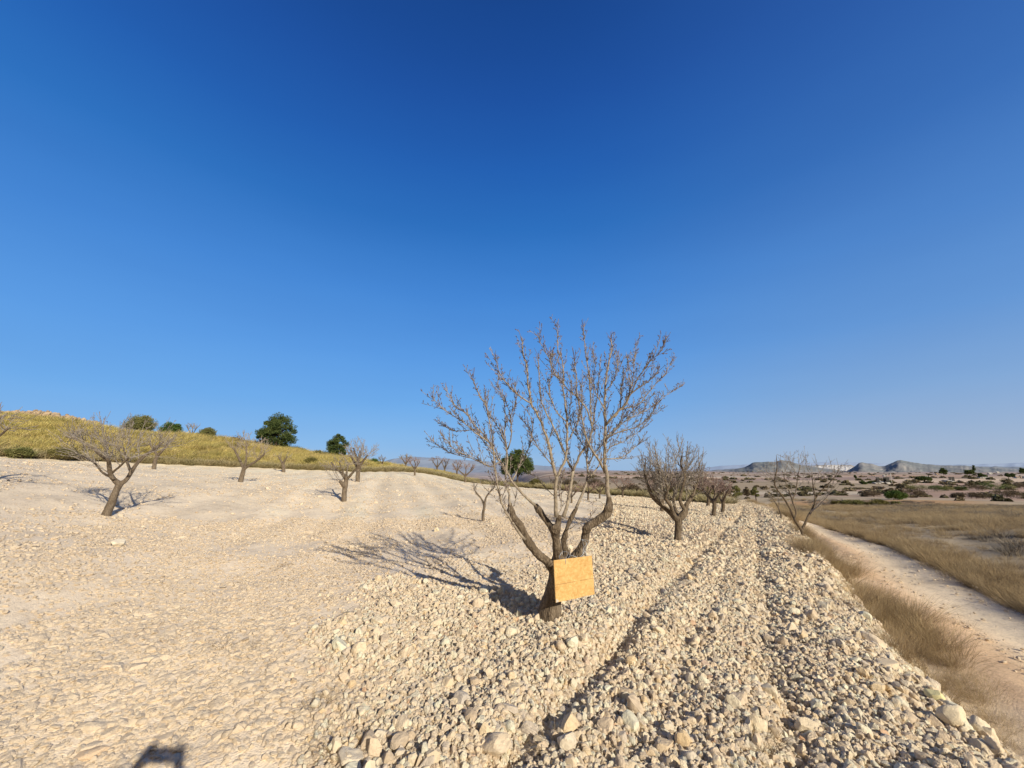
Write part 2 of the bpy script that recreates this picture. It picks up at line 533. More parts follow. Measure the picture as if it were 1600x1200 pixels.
def build_track():
    hwp = [1.65, 1.65, 1.6, 1.3, 1.15, 1.05, 1.0, 1.0, 1.0, 1.0]
    C = resample([(offset_poly(RIGHT_EDGE, h_ - .1)[i][0], offset_poly(RIGHT_EDGE, h_ - .1)[i][1], h_) for i, h_ in enumerate(hwp)], .18)
    half = C[:, 2][:, None]; C = C[:, :2]
    T = np.gradient(C, axis=0); T /= np.linalg.norm(T, axis=1)[:, None]
    Nn = np.stack([-T[:, 1], T[:, 0]], 1)
    w = np.linspace(-1, 1, 41)
    nv = len(C)
    s = np.arange(nv) * .18
    eL = 1 + .22 * (fbm(s * .7, s * 0, 3, 90) - .5) * 2; eR = 1 + .16 * (fbm(s * .8, s * 0 + 5, 3, 91) - .5) * 2
    hw = half * np.where(w[None] > 0, eL[:, None], eR[:, None])
    X = C[:, None, 0] + Nn[:, None, 0] * w[None] * hw
    Y = C[:, None, 1] + Nn[:, None, 1] * w[None] * hw
    zc = height(C[:, 0], C[:, 1])
    kz = np.ones(9) / 9
    zc = np.convolve(np.pad(zc, 4, mode='edge'), kz, 'valid')
    Zg = height(X, Y)
    Z = np.where(w[None] > 0, zc[:, None] + (np.minimum(Zg, zc[:, None] + .12) - zc[:, None]) * np.abs(w[None]) ** 3, Zg * np.abs(w[None]) + zc[:, None] * (1 - np.abs(w[None])))
    n = fbm(X * 3, Y * 3, 3, 92) - .5
    crown = .045 * np.exp(-(w[None] / .22) ** 2) * (1 + 1.2 * n) - .025 * np.exp(-((np.abs(w[None]) - .5) / .2) ** 2)
    edge = 1 - np.abs(w[None]) ** 6
    Z = Z + (.055 + crown + .02 * n) * edge - .02 * (1 - edge)
    V = np.stack([X, Y, Z], -1)
    me = grid_mesh('dirt_track', V, len(w), nv, None_mat('track'))
    col = np.zeros((nv, len(w), 3))
    wheel = np.array([.90, .74, .525]); mid = np.array([.82, .58, .36]); ed = np.array([.76, .61, .425])
    k = np.exp(-(w[None] / .28) ** 2)[..., None] * (.55 + 1.1 * fbm(X * .8, Y * .8, 3, 93))[..., None]
    k = np.clip(k, 0, 1)
    col = wheel * (1 - k) + mid * k
    e = np.clip((np.abs(w) - .7) / .3, 0, 1)[None, :, None]
    col = col * (1 - e) + ed * e
    col = col * (.82 + .36 * fbm(X * 1.4, Y * 1.4, 4, 94))[..., None]
    set_col(me, 'Col', col.reshape(-1, 3))
    mk = np.zeros((nv * len(w), 3)); mk[:, 0] = .25; mk[:, 1] = .7
    set_col(me, 'Mask', mk)
    o = bpy.data.objects.new('dirt_track', me); COL.objects.link(o); tag(o, kind='structure')


_gm = {}


def None_mat(k):
    if 'g' not in _gm: _gm['g'] = ground_material()
    return _gm['g']


build_ground()
build_track()

# ------------------------------------------------------------------ scattering
PROTO = bpy.data.collections.new('stone_shapes')   # not linked: only instanced


def rock_mesh(name, seed, mat, sub=3, flat=.75, cuts=11, jitter=.05):
    import bmesh
    r_ = random.Random(seed)
    bm = bmesh.new(); bmesh.ops.create_icosphere(bm, subdivisions=sub, radius=1)
    planes = []
    for _ in range(cuts):
        d = Vector((r_.gauss(0, 1), r_.gauss(0, 1), r_.gauss(0, 1))).normalized()
        planes.append((d, r_.uniform(.5, .84)))
    sx, sy, sz = r_.uniform(.85, 1.35), r_.uniform(.75, 1.05), r_.uniform(flat * .75, flat * 1.1)
    for v in bm.verts:
        p = v.co.copy()
        for d, h in planes:
            k = p.dot(d)
            if k > h: p -= d * (k - h)
        p += p.normalized() * (mnoise.noise(p * 2.3 + Vector((seed * 3.7, 0, 0))) * jitter * 1.6)
        v.co = Vector((p.x * sx, p.y * sy, p.z * sz))
    me = bpy.data.meshes.new(name); bm.to_mesh(me); bm.free()
    me.materials.append(mat)
    me.polygons.foreach_set('use_smooth', np.ones(len(me.polygons), bool))
    try: me.set_sharp_from_angle(angle=R(32))
    except Exception: pass
    return me


def proto_coll(name, meshes):
    c = bpy.data.collections.new(name)
    for i, me in enumerate(meshes):
        o = bpy.data.objects.new('%s_%02d' % (name, i), me); c.objects.link(o)
    return c


def scatter(name, coll, n_proto, P, rot, scl, idx):
    me = bpy.data.meshes.new(name)
    me.vertices.add(len(P)); me.vertices.foreach_set('co', np.asarray(P, np.float32).reshape(-1))
    a = me.attributes.new('rot', 'FLOAT_VECTOR', 'POINT'); a.data.foreach_set('vector', np.asarray(rot, np.float32).reshape(-1))
    a = me.attributes.new('scl', 'FLOAT_VECTOR', 'POINT'); a.data.foreach_set('vector', np.asarray(scl, np.float32).reshape(-1))
    a = me.attributes.new('idx', 'INT', 'POINT'); a.data.foreach_set('value', np.asarray(idx, np.int32))
    me.update()
    o = bpy.data.objects.new(name, me); COL.objects.link(o)
    ng = bpy.data.node_groups.new(name + '_scatter', 'GeometryNodeTree')
    ng.interface.new_socket('Geometry', in_out='INPUT', socket_type='NodeSocketGeometry')
    ng.interface.new_socket('Geometry', in_out='OUTPUT', socket_type='NodeSocketGeometry')
    gi = ng.nodes.new('NodeGroupInput'); go = ng.nodes.new('NodeGroupOutput')
    ci = ng.nodes.new('GeometryNodeCollectionInfo'); ci.inputs['Collection'].default_value = coll
    ci.inputs['Separate Children'].default_value = True; ci.inputs['Reset Children'].default_value = True
    ip = ng.nodes.new('GeometryNodeInstanceOnPoints'); ip.inputs['Pick Instance'].default_value = True
    def attr(nm, typ):
        n = ng.nodes.new('GeometryNodeInputNamedAttribute'); n.data_type = typ; n.inputs['Name'].default_value = nm
        return n.outputs['Attribute']
    ng.links.new(gi.outputs[0], ip.inputs['Points']); ng.links.new(ci.outputs[0], ip.inputs['Instance'])
    ng.links.new(attr('idx', 'INT'), ip.inputs['Instance Index'])
    er = ng.nodes.new('FunctionNodeEulerToRotation'); ng.links.new(attr('rot', 'FLOAT_VECTOR'), er.inputs[0])
    ng.links.new(er.outputs[0], ip.inputs['Rotation'])
    ng.links.new(attr('scl', 'FLOAT_VECTOR'), ip.inputs['Scale'])
    ng.links.new(ip.outputs[0], go.inputs[0])
    md = o.modifiers.new('scatter', 'NODES'); md.node_group = ng
    return o


def polar_points(n, r0, r1, a0, a1, power=1.0):
    """more points per square metre near the camera: radius ~ r^power law"""
    u = rng.random(n)
    r = (r0 ** power + u * (r1 ** power - r0 ** power)) ** (1 / power)
    a = np.radians(rng.uniform(a0, a1, n))
    return r * np.sin(a), r * np.cos(a), r


def stones():
    coll = proto_coll('loose_stone', [rock_mesh('loose_stone', 100 + i, M_STONE, 3, .78 if i % 3 else 1.0, 9 + i % 6) for i in range(16)])
    # coarse, fully covering stones of the strip
    xs, ys, ss, zs = [], [], [], []

    def lay(n, r0, r1, a0, a1, power, smin, smax, cond, sink, skew=1.0):
        x, y, r = polar_points(n, r0, r1, a0, a1, power)
        k = cond(x, y, r)
        m = rng.random(n) < k
        x, y, r = x[m], y[m], r[m]
        s = smin + (smax - smin) * rng.random(len(x)) ** skew
        s *= np.exp(rng.normal(0, .16, len(x)))
        zz = height(x, y) + s * (sink[0] + (sink[1] - sink[0]) * rng.random(len(x)))
        xs.append(x); ys.append(y); ss.append(s); zs.append(zz)

    def strip(x, y, r):
        sd = pl_dist(x, y, EDGE)
        return coarse_mask(x, y) * sstep(.75, .25, sd)
    # density per area ~ n*power*r^(power-2)/(angle*(r1^power-r0^power))
    lay(105000, 1.3, 8, -48, 66, 1.45, .012, .028, strip, (-.15, .42), 1.3)
    lay(36000, 1.3, 8, -48, 66, 1.45, .007, .014, strip, (.2, .9), 1.0)
    lay(2800, 1.3, 9, -48, 66, 1.5, .032, .062, strip, (.0, .4), 2.6)
    lay(80000, 7, 30, -40, 50, 1.25, .016, .038, strip, (-.2, .45), 1.3)
    lay(60000, 13, 36, 2, 42, 1.3, .018, .042, strip, (-.1, .45), 1.3)
    # larger ones along the bank edge
    lay(7000, 1.3, 26, 15, 66, 1.0, .032, .085, lambda x, y, r: np.exp(-((pl_dist(x, y, EDGE) - .02) / .22) ** 2) * .55, (-.1, .4), 1.8)
    x = np.concatenate(xs); y = np.concatenate(ys); s = np.concatenate(ss); z = np.concatenate(zs)
    n = len(x)
    o = scatter('stones', coll, 16, np.stack([x, y, z], 1), rng.uniform(0, 6.28, (n, 3)) * np.array([.35, .35, 1]) + rng.normal(0, .45, (n, 3)) * np.array([1, 1, 0]),
                s[:, None] * np.stack([rng.uniform(.85, 1.3, n), rng.uniform(.8, 1.15, n), rng.uniform(.75, 1.15, n)], 1), rng.integers(0, 16, n))
    tag(o, 'loose beige limestone rubble covering the rutted strip', 'stones', kind='stuff')
    print('stones', n)
    # flat dusty pebbles pressed into the rest of the field
    coll2 = proto_coll('pebble', [rock_mesh('pebble', 300 + i, M_PEBBLE, 2, .62, 8) for i in range(10)])
    xs.clear(); ys.clear(); ss.clear(); zs.clear()

    def rest(x, y, r):
        return (1 - .8 * coarse_mask(x, y)) * in_poly(x, y, FIELD) * (.15 + 1.0 * sstep(.35, .65, fbm(x * .7, y * .7, 3, 77)))
    lay(130000, 1.5, 12, -66, 40, 1.3, .005, .024, rest, (.0, .5), 2.0)
    lay(5000, 1.5, 5.5, -66, 10, 1.5, .022, .05, rest, (-.35, .0), 1.8)
    lay(1200, 1.5, 14, -66, 40, 1.4, .03, .06, rest, (-.3, .1), 2.4)
    lay(60000, 8, 40, -66, 40, 1.2, .012, .036, rest, (-.05, .5), 1.8)
    lay(1100, 8, 44, -66, 45, 1.3, .04, .09, rest, (-.2, .3), 2.6)
    x = np.concatenate(xs); y = np.concatenate(ys); s = np.concatenate(ss); z = np.concatenate(zs)
    n = len(x)
    o = scatter('gravel', coll2, 10, np.stack([x, y, z], 1), np.stack([rng.normal(0, .22, n), rng.normal(0, .22, n), rng.uniform(0, 6.28, n)], 1),
                s[:, None] * np.stack([rng.uniform(.85, 1.35, n), rng.uniform(.8, 1.1, n), rng.uniform(.7, 1.1, n)], 1), rng.integers(0, 10, n))
    tag(o, 'dusty pink beige gravel spread over the field', 'gravel', kind='stuff')
    print('gravel', n)
    # small stones lying on the dirt track
    cc = np.array(resample(offset_poly(RIGHT_EDGE, 1.3), .05)); cc = cc[cc[:, 1] > 2]
    T = np.gradient(cc, axis=0); T /= np.linalg.norm(T, axis=1)[:, None]
    n = 9000; k = rng.integers(0, len(cc), n)
    w_ = np.where(rng.random(n) < .45, rng.normal(0, .28, n), np.where(rng.random(n) < .6, 1.05 + rng.normal(0, .3, n), -1.1 + rng.normal(0, .2, n)))
    x = cc[k, 0] - T[k, 1] * w_; y = cc[k, 1] + T[k, 0] * w_
    s = .006 + .022 * rng.random(n) ** 3
    z = height(x, y) + .055 + .04 * np.exp(-(w_ / .3) ** 2) + s * .1
    o = scatter('track_gravel', coll2, 10, np.stack([x, y, z], 1), np.stack([rng.normal(0, .2, n), rng.normal(0, .2, n), rng.uniform(0, 6.28, n)], 1), np.repeat(s[:, None], 3, 1), rng.integers(0, 10, n))
    tag(o, 'small stones strewn along the dirt track', 'gravel', kind='stuff')
    # heaps of cleared stone: outcrop on the hilltop and low heap at the end of the field
    coll = proto_coll('cleared_stone', [rock_mesh('cleared_stone', 500 + i, M_RUBBLE, 2, .8, 8) for i in range(16)])
    P, S = [], []
    for (pts, wdt, n, s0, s1) in [([(-20, 655, 38), (30, 651, 38), (75, 655, 38), (100, 663, 39), (140, 672, 41)], 1.5, 2200, .10, .32),
                                  ([(600, 731, 50), (640, 734, 51), (680, 739, 53)], 1.0, 500, .07, .2), ([(700, 741, 53), (735, 746, 52)], .7, 60, .08, .22)]:
        pp = [at(*q) for q in pts]
        A = resample([(q.x, q.y) for q in pp], .1)
        k = rng.integers(0, len(A), n)
        w = rng.normal(0, wdt * .6, n); w2 = rng.normal(0, wdt, n)
        x = A[k, 0] + w2 * .6; y = A[k, 1] + w
        s = s0 + (s1 - s0) * rng.random(n) ** 2
        z = height(x, y) + s * .3 + .9 * np.exp(-(w / (wdt * .7)) ** 2) * rng.random(n) * (1.0 if n > 1000 else .25)
        P.append(np.stack([x, y, z], 1)); S.append(s)
    P = np.concatenate(P); S = np.concatenate(S); n = len(S)
    o = scatter('rubble', coll, 16, P, rng.uniform(0, 6.28, (n, 3)), np.repeat(S[:, None], 3, 1), rng.integers(0, 16, n))
    tag(o, 'heaps of pale cleared stone along the top of the slope', 'rubble', kind='stuff')


stones()


def big_stones():
    spec = [(180, 848, 21, 13, (.64, .59, .50), 'smooth whitish stone lying alone on the dusty field', .6),
            (1272, 1130, 48, 36, (.62, .54, .42), 'big angular oblong stone among the rubble below the bank', .65),
            (1390, 1035, 40, 20, (.60, .51, .39), 'flat slab of stone on the bank top beside the grass', .4),
            (545, 1182, 42, 30, (.62, .56, .47), 'rounded grey stone with a tuft of dry stalks at its left', .7),
            (638, 1186, 24, 20, (.66, .58, .46), 'plump pale stone right of the rounded grey stone', .7),
            (676, 1184, 26, 22, (.62, .53, .40), 'tan stone with a dark gap beneath it', .8),
            (721, 985, 22, 22, (.64, .55, .42), 'largest rounded stone at the end of the tree shadow', .8),
            (700, 1060, 22, 26, (.62, .52, .39), 'chunky upright stone between rubble and tree shadow', .9),
            (766, 1048, 16, 30, (.66, .58, .46), 'tall narrow pale stone standing on end in the rubble', 1.4),
            (592, 1062, 26, 22, (.65, .54, .40), 'broad beige stone at the border of dust and rubble', .6),
            (135, 1172, 44, 24, (.58, .46, .34), 'half buried flat slab near the photographer shadow', .35),
            (250, 1150, 28, 14, (.62, .52, .40), 'flat pale stone at the top of the photographer shadow', .4),
            (165, 1038, 20, 13, (.63, .52, .40), 'lone smooth stone pressed in bare dust', .5),
            (682, 826, 9, 8, (.72, .60, .46), 'small bright stone casting a black spot of shadow', .9),
            (770, 817, 6, 5, (.74, .64, .50), 'small pale round stone near the thin young tree', .9),
            (951, 1073, 13, 16, (.72, .66, .56), 'smooth white egg shaped stone on the wheel rut lip', .9),
            (1500, 1122, 46, 34, (.62, .55, .43), 'largest block at the edge of the bank', .7),
            (1545, 1165, 40, 26, (.60, .52, .40), 'broken block lowest on the bank', .7),
            (1470, 1085, 30, 24, (.64, .60, .36), 'yellowish block at the bank edge', .8)]
    for i, (px, py, w, h, c, lab, fl) in enumerate(spec):
        g = hit(px, py + h * .45)
        dep = g.y * cp - (1.6 - g.z) * sp
        wm = w / F * dep * .5
        c = tuple(min(.88, a * k) for a, k in zip(c, (1.32, 1.25, 1.12)))
        m = simple_noise_mat('field_stone', tuple(a * .72 for a in c), c, 14, .95, .5, 8, c3=tuple(min(1, a * 1.1) for a in c), bdist=.03)
        me = rock_mesh('field_stone', 700 + i * 3, m, 4, fl, 12, .06)
        o = bpy.data.objects.new('field_stone', me); COL.objects.link(o)
        ob = max(abs(v.co.x) for v in me.vertices)
        s = wm / ob
        o.scale = (s, s, s)
        top = max(v.co.z for v in me.vertices) * s
        o.location = (g.x, g.y + wm * .3, g.z + top * (.55 if fl > .5 else .35))
        o.rotation_euler = (0, 0, rnd.uniform(-.4, .4))
        tag(o, lab, 'stone', 'large stones in the field')


big_stones()

# ------------------------------------------------------------------ grass
def grass_mat(name, stops, trans=.25):
    m, nt, b = new_mat(name, .8)
    oi = N(nt, 'ShaderNodeObjectInfo')
    rp = ramp(nt, stops); L(nt, oi.outputs['Random'], rp.inputs[0])
    tc = N(nt, 'ShaderNodeTexCoord')
    sx = N(nt, 'ShaderNodeSeparateXYZ'); L(nt, tc.outputs['Object'], sx.inputs[0])
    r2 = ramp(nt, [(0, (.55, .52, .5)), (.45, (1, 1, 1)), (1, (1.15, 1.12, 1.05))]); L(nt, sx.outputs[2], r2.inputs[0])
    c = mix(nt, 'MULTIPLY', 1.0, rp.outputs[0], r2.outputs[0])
    mp = N(nt, 'ShaderNodeMapping'); mp.inputs['Scale'].default_value = (26, 26, 1.5); L(nt, tc.outputs['Object'], mp.inputs[0])
    bn = N(nt, 'ShaderNodeTexNoise', i_Scale=1.0, i_Detail=2); L(nt, mp.outputs[0], bn.inputs['Vector'])
    rb = ramp(nt, [(.3, (.55, .52, .5)), (.5, (1, 1, 1)), (.7, (1.35, 1.32, 1.25))]); L(nt, bn.outputs['Fac'], rb.inputs[0])
    c = mix(nt, 'MULTIPLY', 1.0, c, rb.outputs[0])
    L(nt, c, b.inputs['Base Color'])
    tr = N(nt, 'ShaderNodeBsdfTranslucent'); L(nt, c, tr.inputs[0])
    ms = N(nt, 'ShaderNodeMixShader'); ms.inputs[0].default_value = trans
    L(nt, b.outputs[0], ms.inputs[1]); L(nt, tr.outputs[0], ms.inputs[2])
    L(nt, ms.outputs[0], nt.nodes['Material Output'].inputs[0])
    return m


def tuft_mesh(name, seed, mat, blades, spread, width, lean=.35, curve=.5, hvar=.5, seedheads=0.0, lean_dir=None):
    """unit tall tuft of thin tapering blades"""
    r_ = random.Random(seed)
    vs, fs = [], []
    for b in range(blades):
        an = r_.uniform(0, 6.283); rr = spread * math.sqrt(r_.random())
        bx, by = rr * math.cos(an), rr * math.sin(an)
        h = 1 - hvar * r_.random()
        la = an + r_.uniform(-.8, .8)
        lm = lean * r_.uniform(.2, 1.5)
        dx, dy = math.cos(la) * lm, math.sin(la) * lm
        if lean_dir: dx += lean_dir[0] * r_.uniform(.4, 1.2); dy += lean_dir[1] * r_.uniform(.4, 1.2)
        wa = r_.uniform(0, 3.14); wx, wy = math.cos(wa) * width, math.sin(wa) * width
        k = len(vs)
        segs = 4
        cz = r_.uniform(.3, 1) * curve
        for s in range(segs):
            t = s / segs
            x = bx + dx * h * (t + cz * t * t) ; y = by + dy * h * (t + cz * t * t); z = h * (t - .25 * cz * lm * t * t)
            wd = (1 - .55 * t) * .5
            vs.append((x - wx * wd, y - wy * wd, z)); vs.append((x + wx * wd, y + wy * wd, z))
        t = 1.0
        vs.append((bx + dx * h * (1 + cz), by + dy * h * (1 + cz), h * (1 - .25 * cz * lm)))
        for s in range(segs - 1): fs.append((k + 2 * s, k + 2 * s + 1, k + 2 * s + 3, k + 2 * s + 2))
        fs.append((k + 2 * segs - 2, k + 2 * segs - 1, k + 2 * segs))
        if r_.random() < seedheads:
            tx, ty, tz = vs[-1]
            for q in range(3):
                j = len(vs); a2 = r_.uniform(0, 6.28); e = width * 1.6
                vs += [(tx, ty, tz - .09), (tx + math.cos(a2) * e, ty + math.sin(a2) * e, tz - .04), (tx, ty, tz + .03)]
                fs.append((j, j + 1, j + 2))
    mb = MB(); mb.add(vs, fs)
    return mb.mesh(name, mat, smooth=False)


def put_grass(name, label, coll, npro, x, y, h, wide, sink=.02):
    n = len(x)
    z = height(x, y) - sink
    o = scatter(name, coll, npro, np.stack([x, y, z], 1), np.stack([rng.normal(0, .1, n), rng.normal(0, .1, n), rng.uniform(0, 6.28, n)], 1),
                np.stack([h * wide, h * wide, h], 1), rng.integers(0, npro, n))
    tag(o, label, 'grass', kind='stuff')
    print(name, n)


def grasses():
    straw = [(0, (.50, .375, .215)), (.35, (.43, .325, .185)), (.6, (.56, .45, .285)), (.85, (.35, .26, .155)), (1, (.48, .38, .225))]
    m = grass_mat('dry_straw', straw)
    # verge between stones and track
    coll = proto_coll('verge_tuft', [tuft_mesh('verge_tuft', 900 + i, m, 130, .2, .0058, .45, .9, .65, .0, (.26, -.06)) for i in range(7)])
    E = resample(EDGE, .05)
    E = E[(E[:, 1] > 1.0)]
    T = np.gradient(E, axis=0); T /= np.linalg.norm(T, axis=1)[:, None]
    n = 1900
    k = rng.integers(0, len(E), n)
    off = np.abs(rng.normal(0.20, .15, n)) + .04
    x = E[k, 0] + T[k, 1] * off; y = E[k, 1] - T[k, 0] * off
    cl = .75 * vnoise(x * 1.05, y * 1.05, 140) + .45 * vnoise(x * 3.3, y * 3.3, 141)
    keep = rng.random(n) < np.clip((cl - .55) * 6, .03, 1) * np.where(y < 3.4, .4, 1)
    keep &= (off < .55)
    x, y, cl = x[keep], y[keep], cl[keep]
    h = .08 + .42 * np.clip(cl, 0, 1) * rng.uniform(.45, 1.2, len(x))
    h *= np.where(y < 3.4, .6, .95)
    nearm = y > 8.2
    thin = rng.random(len(x)) < .16
    kk = nearm | thin
    x, y, h = x[kk], y[kk], np.where(nearm, h, h * .6)[kk]
    for (px, py, sz, cnt, sp_) in [(1262, 858, .34, 14, .16), (1285, 872, .45, 26, .2), (1308, 890, .5, 30, .2), (1326, 905, .38, 16, .16), (1342, 925, .36, 14, .14), (1372, 955, .46, 26, .16), (1396, 972, .56, 34, .18),
                                   (1420, 992, .56, 34, .18), (1440, 1012, .48, 24, .16), (1466, 1040, .36, 14, .14), (1496, 1072, .34, 12, .14), (1522, 1100, .30, 12, .13), (1548, 1130, .30, 14, .13), (1572, 1160, .26, 14, .12), (1592, 1188, .24, 12, .12)]:
        g = hit(px, py)
        if g is None: continue
        x = np.concatenate([x, g.x + .02 + rng.normal(0, sp_ * .8, cnt)]); y = np.concatenate([y, g.y + rng.normal(0, sp_, cnt)])
        h = np.concatenate([h, sz * .82 * rng.uniform(.4, 1.15, cnt)])
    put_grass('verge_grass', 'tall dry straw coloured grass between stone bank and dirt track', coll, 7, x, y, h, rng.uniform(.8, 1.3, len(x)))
    ms0 = grass_mat('brown_stalks', [(0, (.26, .185, .11)), (.4, (.34, .245, .15)), (.7, (.20, .15, .10)), (1, (.42, .31, .18))], .15)
    collb = proto_coll('stalk_tuft', [tuft_mesh('stalk_tuft', 915 + i, ms0, 60, .3, .006, .7, .5, .7) for i in range(5)])
    kb = rng.random(len(x)) < .5
    put_grass('dead_stalks', 'brown dead stalks mixed into the grass verge', collb, 5, x[kb] + rng.normal(0, .12, kb.sum()), y[kb] + rng.normal(0, .12, kb.sum()), h[kb] * rng.uniform(.5, 1.1, kb.sum()), rng.uniform(.8, 1.4, kb.sum()))
    # far side of the track and the open field on the right
    coll = proto_coll('field_tuft', [tuft_mesh('field_tuft', 930 + i, m, 130, .45, .010, .45, .7, .6, .0) for i in range(7)])
    RE = resample(RIGHT_EDGE, .05); RE = RE[RE[:, 1] > 2]
    T = np.gradient(RE, axis=0); T /= np.linalg.norm(T, axis=1)[:, None]
    n = 1500
    k = rng.integers(0, len(RE), n); off = np.abs(rng.normal(0, .45, n)) + .02
    x1 = RE[k, 0] + T[k, 1] * off; y1 = RE[k, 1] - T[k, 0] * off
    h1 = rng.uniform(.16, .36, n)
    n = 26000
    x, y, r = polar_points(n, 7, 62, 18, 66, 1.45)
    sd = pl_dist(x, y, RIGHT_EDGE)
    dens = np.clip(.25 + 1.6 * (fbm(x * .35, y * .35, 3, 150) - .3), .12, 1)
    redstrip = (y > 35.0) & (x / y > .66) & ((y < 46) | (rng.random(n) > .35))
    keep = (sd > .25) & (rng.random(n) < dens) & ~redstrip
    x, y = x[keep], y[keep]
    h = rng.uniform(.10, .27, len(x)) * (.6 + .8 * fbm(x * .5, y * .5, 2, 151))
    x = np.concatenate([x, x1]); y = np.concatenate([y, y1]); h = np.concatenate([h, h1])
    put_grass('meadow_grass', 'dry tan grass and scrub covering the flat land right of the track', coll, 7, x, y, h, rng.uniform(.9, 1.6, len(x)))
    # grey dead thistles and low scrub among it
    ms = grass_mat('grey_scrub', [(0, (.20, .18, .15)), (.5, (.27, .235, .19)), (1, (.17, .145, .115))], .1)
    coll = proto_coll('scrub_tuft', [tuft_mesh('scrub_tuft', 960 + i, ms, 160, .5, .02, .7, .4, .7) for i in range(5)])
    n = 2600
    x, y, r = polar_points(n, 8, 62, 20, 66, 1.5)
    keep = (pl_dist(x, y, RIGHT_EDGE) > .8) & (fbm(x * .22, y * .22, 3, 155) > .53)
    x, y = x[keep], y[keep]
    put_grass('dry_scrub', 'grey brown low scrub mixed through the dry meadow', coll, 5, x, y, rng.uniform(.14, .32, len(x)), rng.uniform(1.2, 2.0, len(x)))
    # golden green tussock slope on the left
    mt = grass_mat('tussock', [(0, (.70, .58, .20)), (.25, (.54, .47, .16)), (.5, (.76, .62, .25)), (.72, (.40, .37, .13)), (.82, (.46, .37, .20)), (.9, (.70, .55, .24)), (1, (.80, .68, .34))], .3)
    coll = proto_coll('tussock_tuft', [tuft_mesh('tussock_tuft', 990 + i, mt, 150, .4, .035, .5, .6, .55) for i in range(6)])
    n = 30000
    a = np.radians(rng.uniform(-66, 2, n)); r = rng.uniform(18, 64, n)
    x, y = r * np.sin(a), r * np.cos(a)
    bd = pl_dist(x, y, FIELD[11:])          # distance outside the upper boundary of the field
    inside = in_poly(x, y, FIELD)
    d = np.abs(bd)
    keep = (~inside) & (d > .25) & (rng.random(n) < np.clip(.3 + 1.3 * fbm(x * .3, y * .3, 3, 160), 0, 1)) & (x < 3) & (x < y * .05)
    for pl in ([(-20, 655, 38), (30, 651, 38), (75, 655, 38), (100, 663, 39)], [(600, 731, 50), (640, 734, 51), (680, 739, 53)]):
        pq = [at(*q_) for q_ in pl]
        dd = pl_dist(x, y, [(q_.x, q_.y) for q_ in pq])
        keep &= (np.abs(dd) > 1.9)
    x, y, d = x[keep], y[keep], d[keep]
    h = rng.uniform(.25, .85, len(x)) * (.45 + 1.1 * fbm(x * .4, y * .4, 2, 161)) * sstep(-.5, 2.0, d + .6)
    h = np.where(x > -17, h * .6, h)
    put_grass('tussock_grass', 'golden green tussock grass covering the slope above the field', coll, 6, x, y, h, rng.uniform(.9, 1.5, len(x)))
    # greyer clumps at the lower border of the slope
    mg = grass_mat('border_weed', [(0, (.42, .37, .19)), (.5, (.54, .46, .28)), (1, (.34, .31, .15))], .2)
    coll = proto_coll('border_tuft', [tuft_mesh('border_tuft', 1020 + i, mg, 140, .5, .035, .6, .5, .6) for i in range(5)])
    B = resample(FIELD[9:], .1)
    T = np.gradient(B, axis=0); T /= np.linalg.norm(T, axis=1)[:, None]
    n = 2300
    k = rng.integers(0, len(B), n); off = np.abs(rng.normal(0, .55, n)) - .1
    x = B[k, 0] + T[k, 1] * off; y = B[k, 1] - T[k, 0] * off
    put_grass('border_weeds', 'grey green weeds along the upper border of the stony field', coll, 5, x, y, rng.uniform(.15, .65, n), rng.uniform(1.0, 1.8, n))
    # few dry weeds among the stones
    coll = proto_coll('weed_tuft', [tuft_mesh('weed_tuft', 1050 + i, m, 55, .35, .012, .9, .6, .7) for i in range(4)])
    pts = [(1190, 1172), (1205, 1160), (1180, 1180), (868, 1168), (858, 1172), (500, 1098), (495, 1104), (430, 892), (445, 885), (860, 950), (850, 962), (530, 1178), (540, 800), (1040, 797), (1085, 812), (350, 1012), (395, 1012), (868, 962), (846, 958), (215, 790), (330, 815)]
    P = [hit(*p) for p in pts]
    x = np.array([p.x for p in P]); y = np.array([p.y for p in P])
    put_grass('weeds', 'sparse dry weeds growing between the stones', coll, 4, x, y, rng.uniform(.06, .13, len(x)), rng.uniform(1.2, 2.2, len(x)), 0)


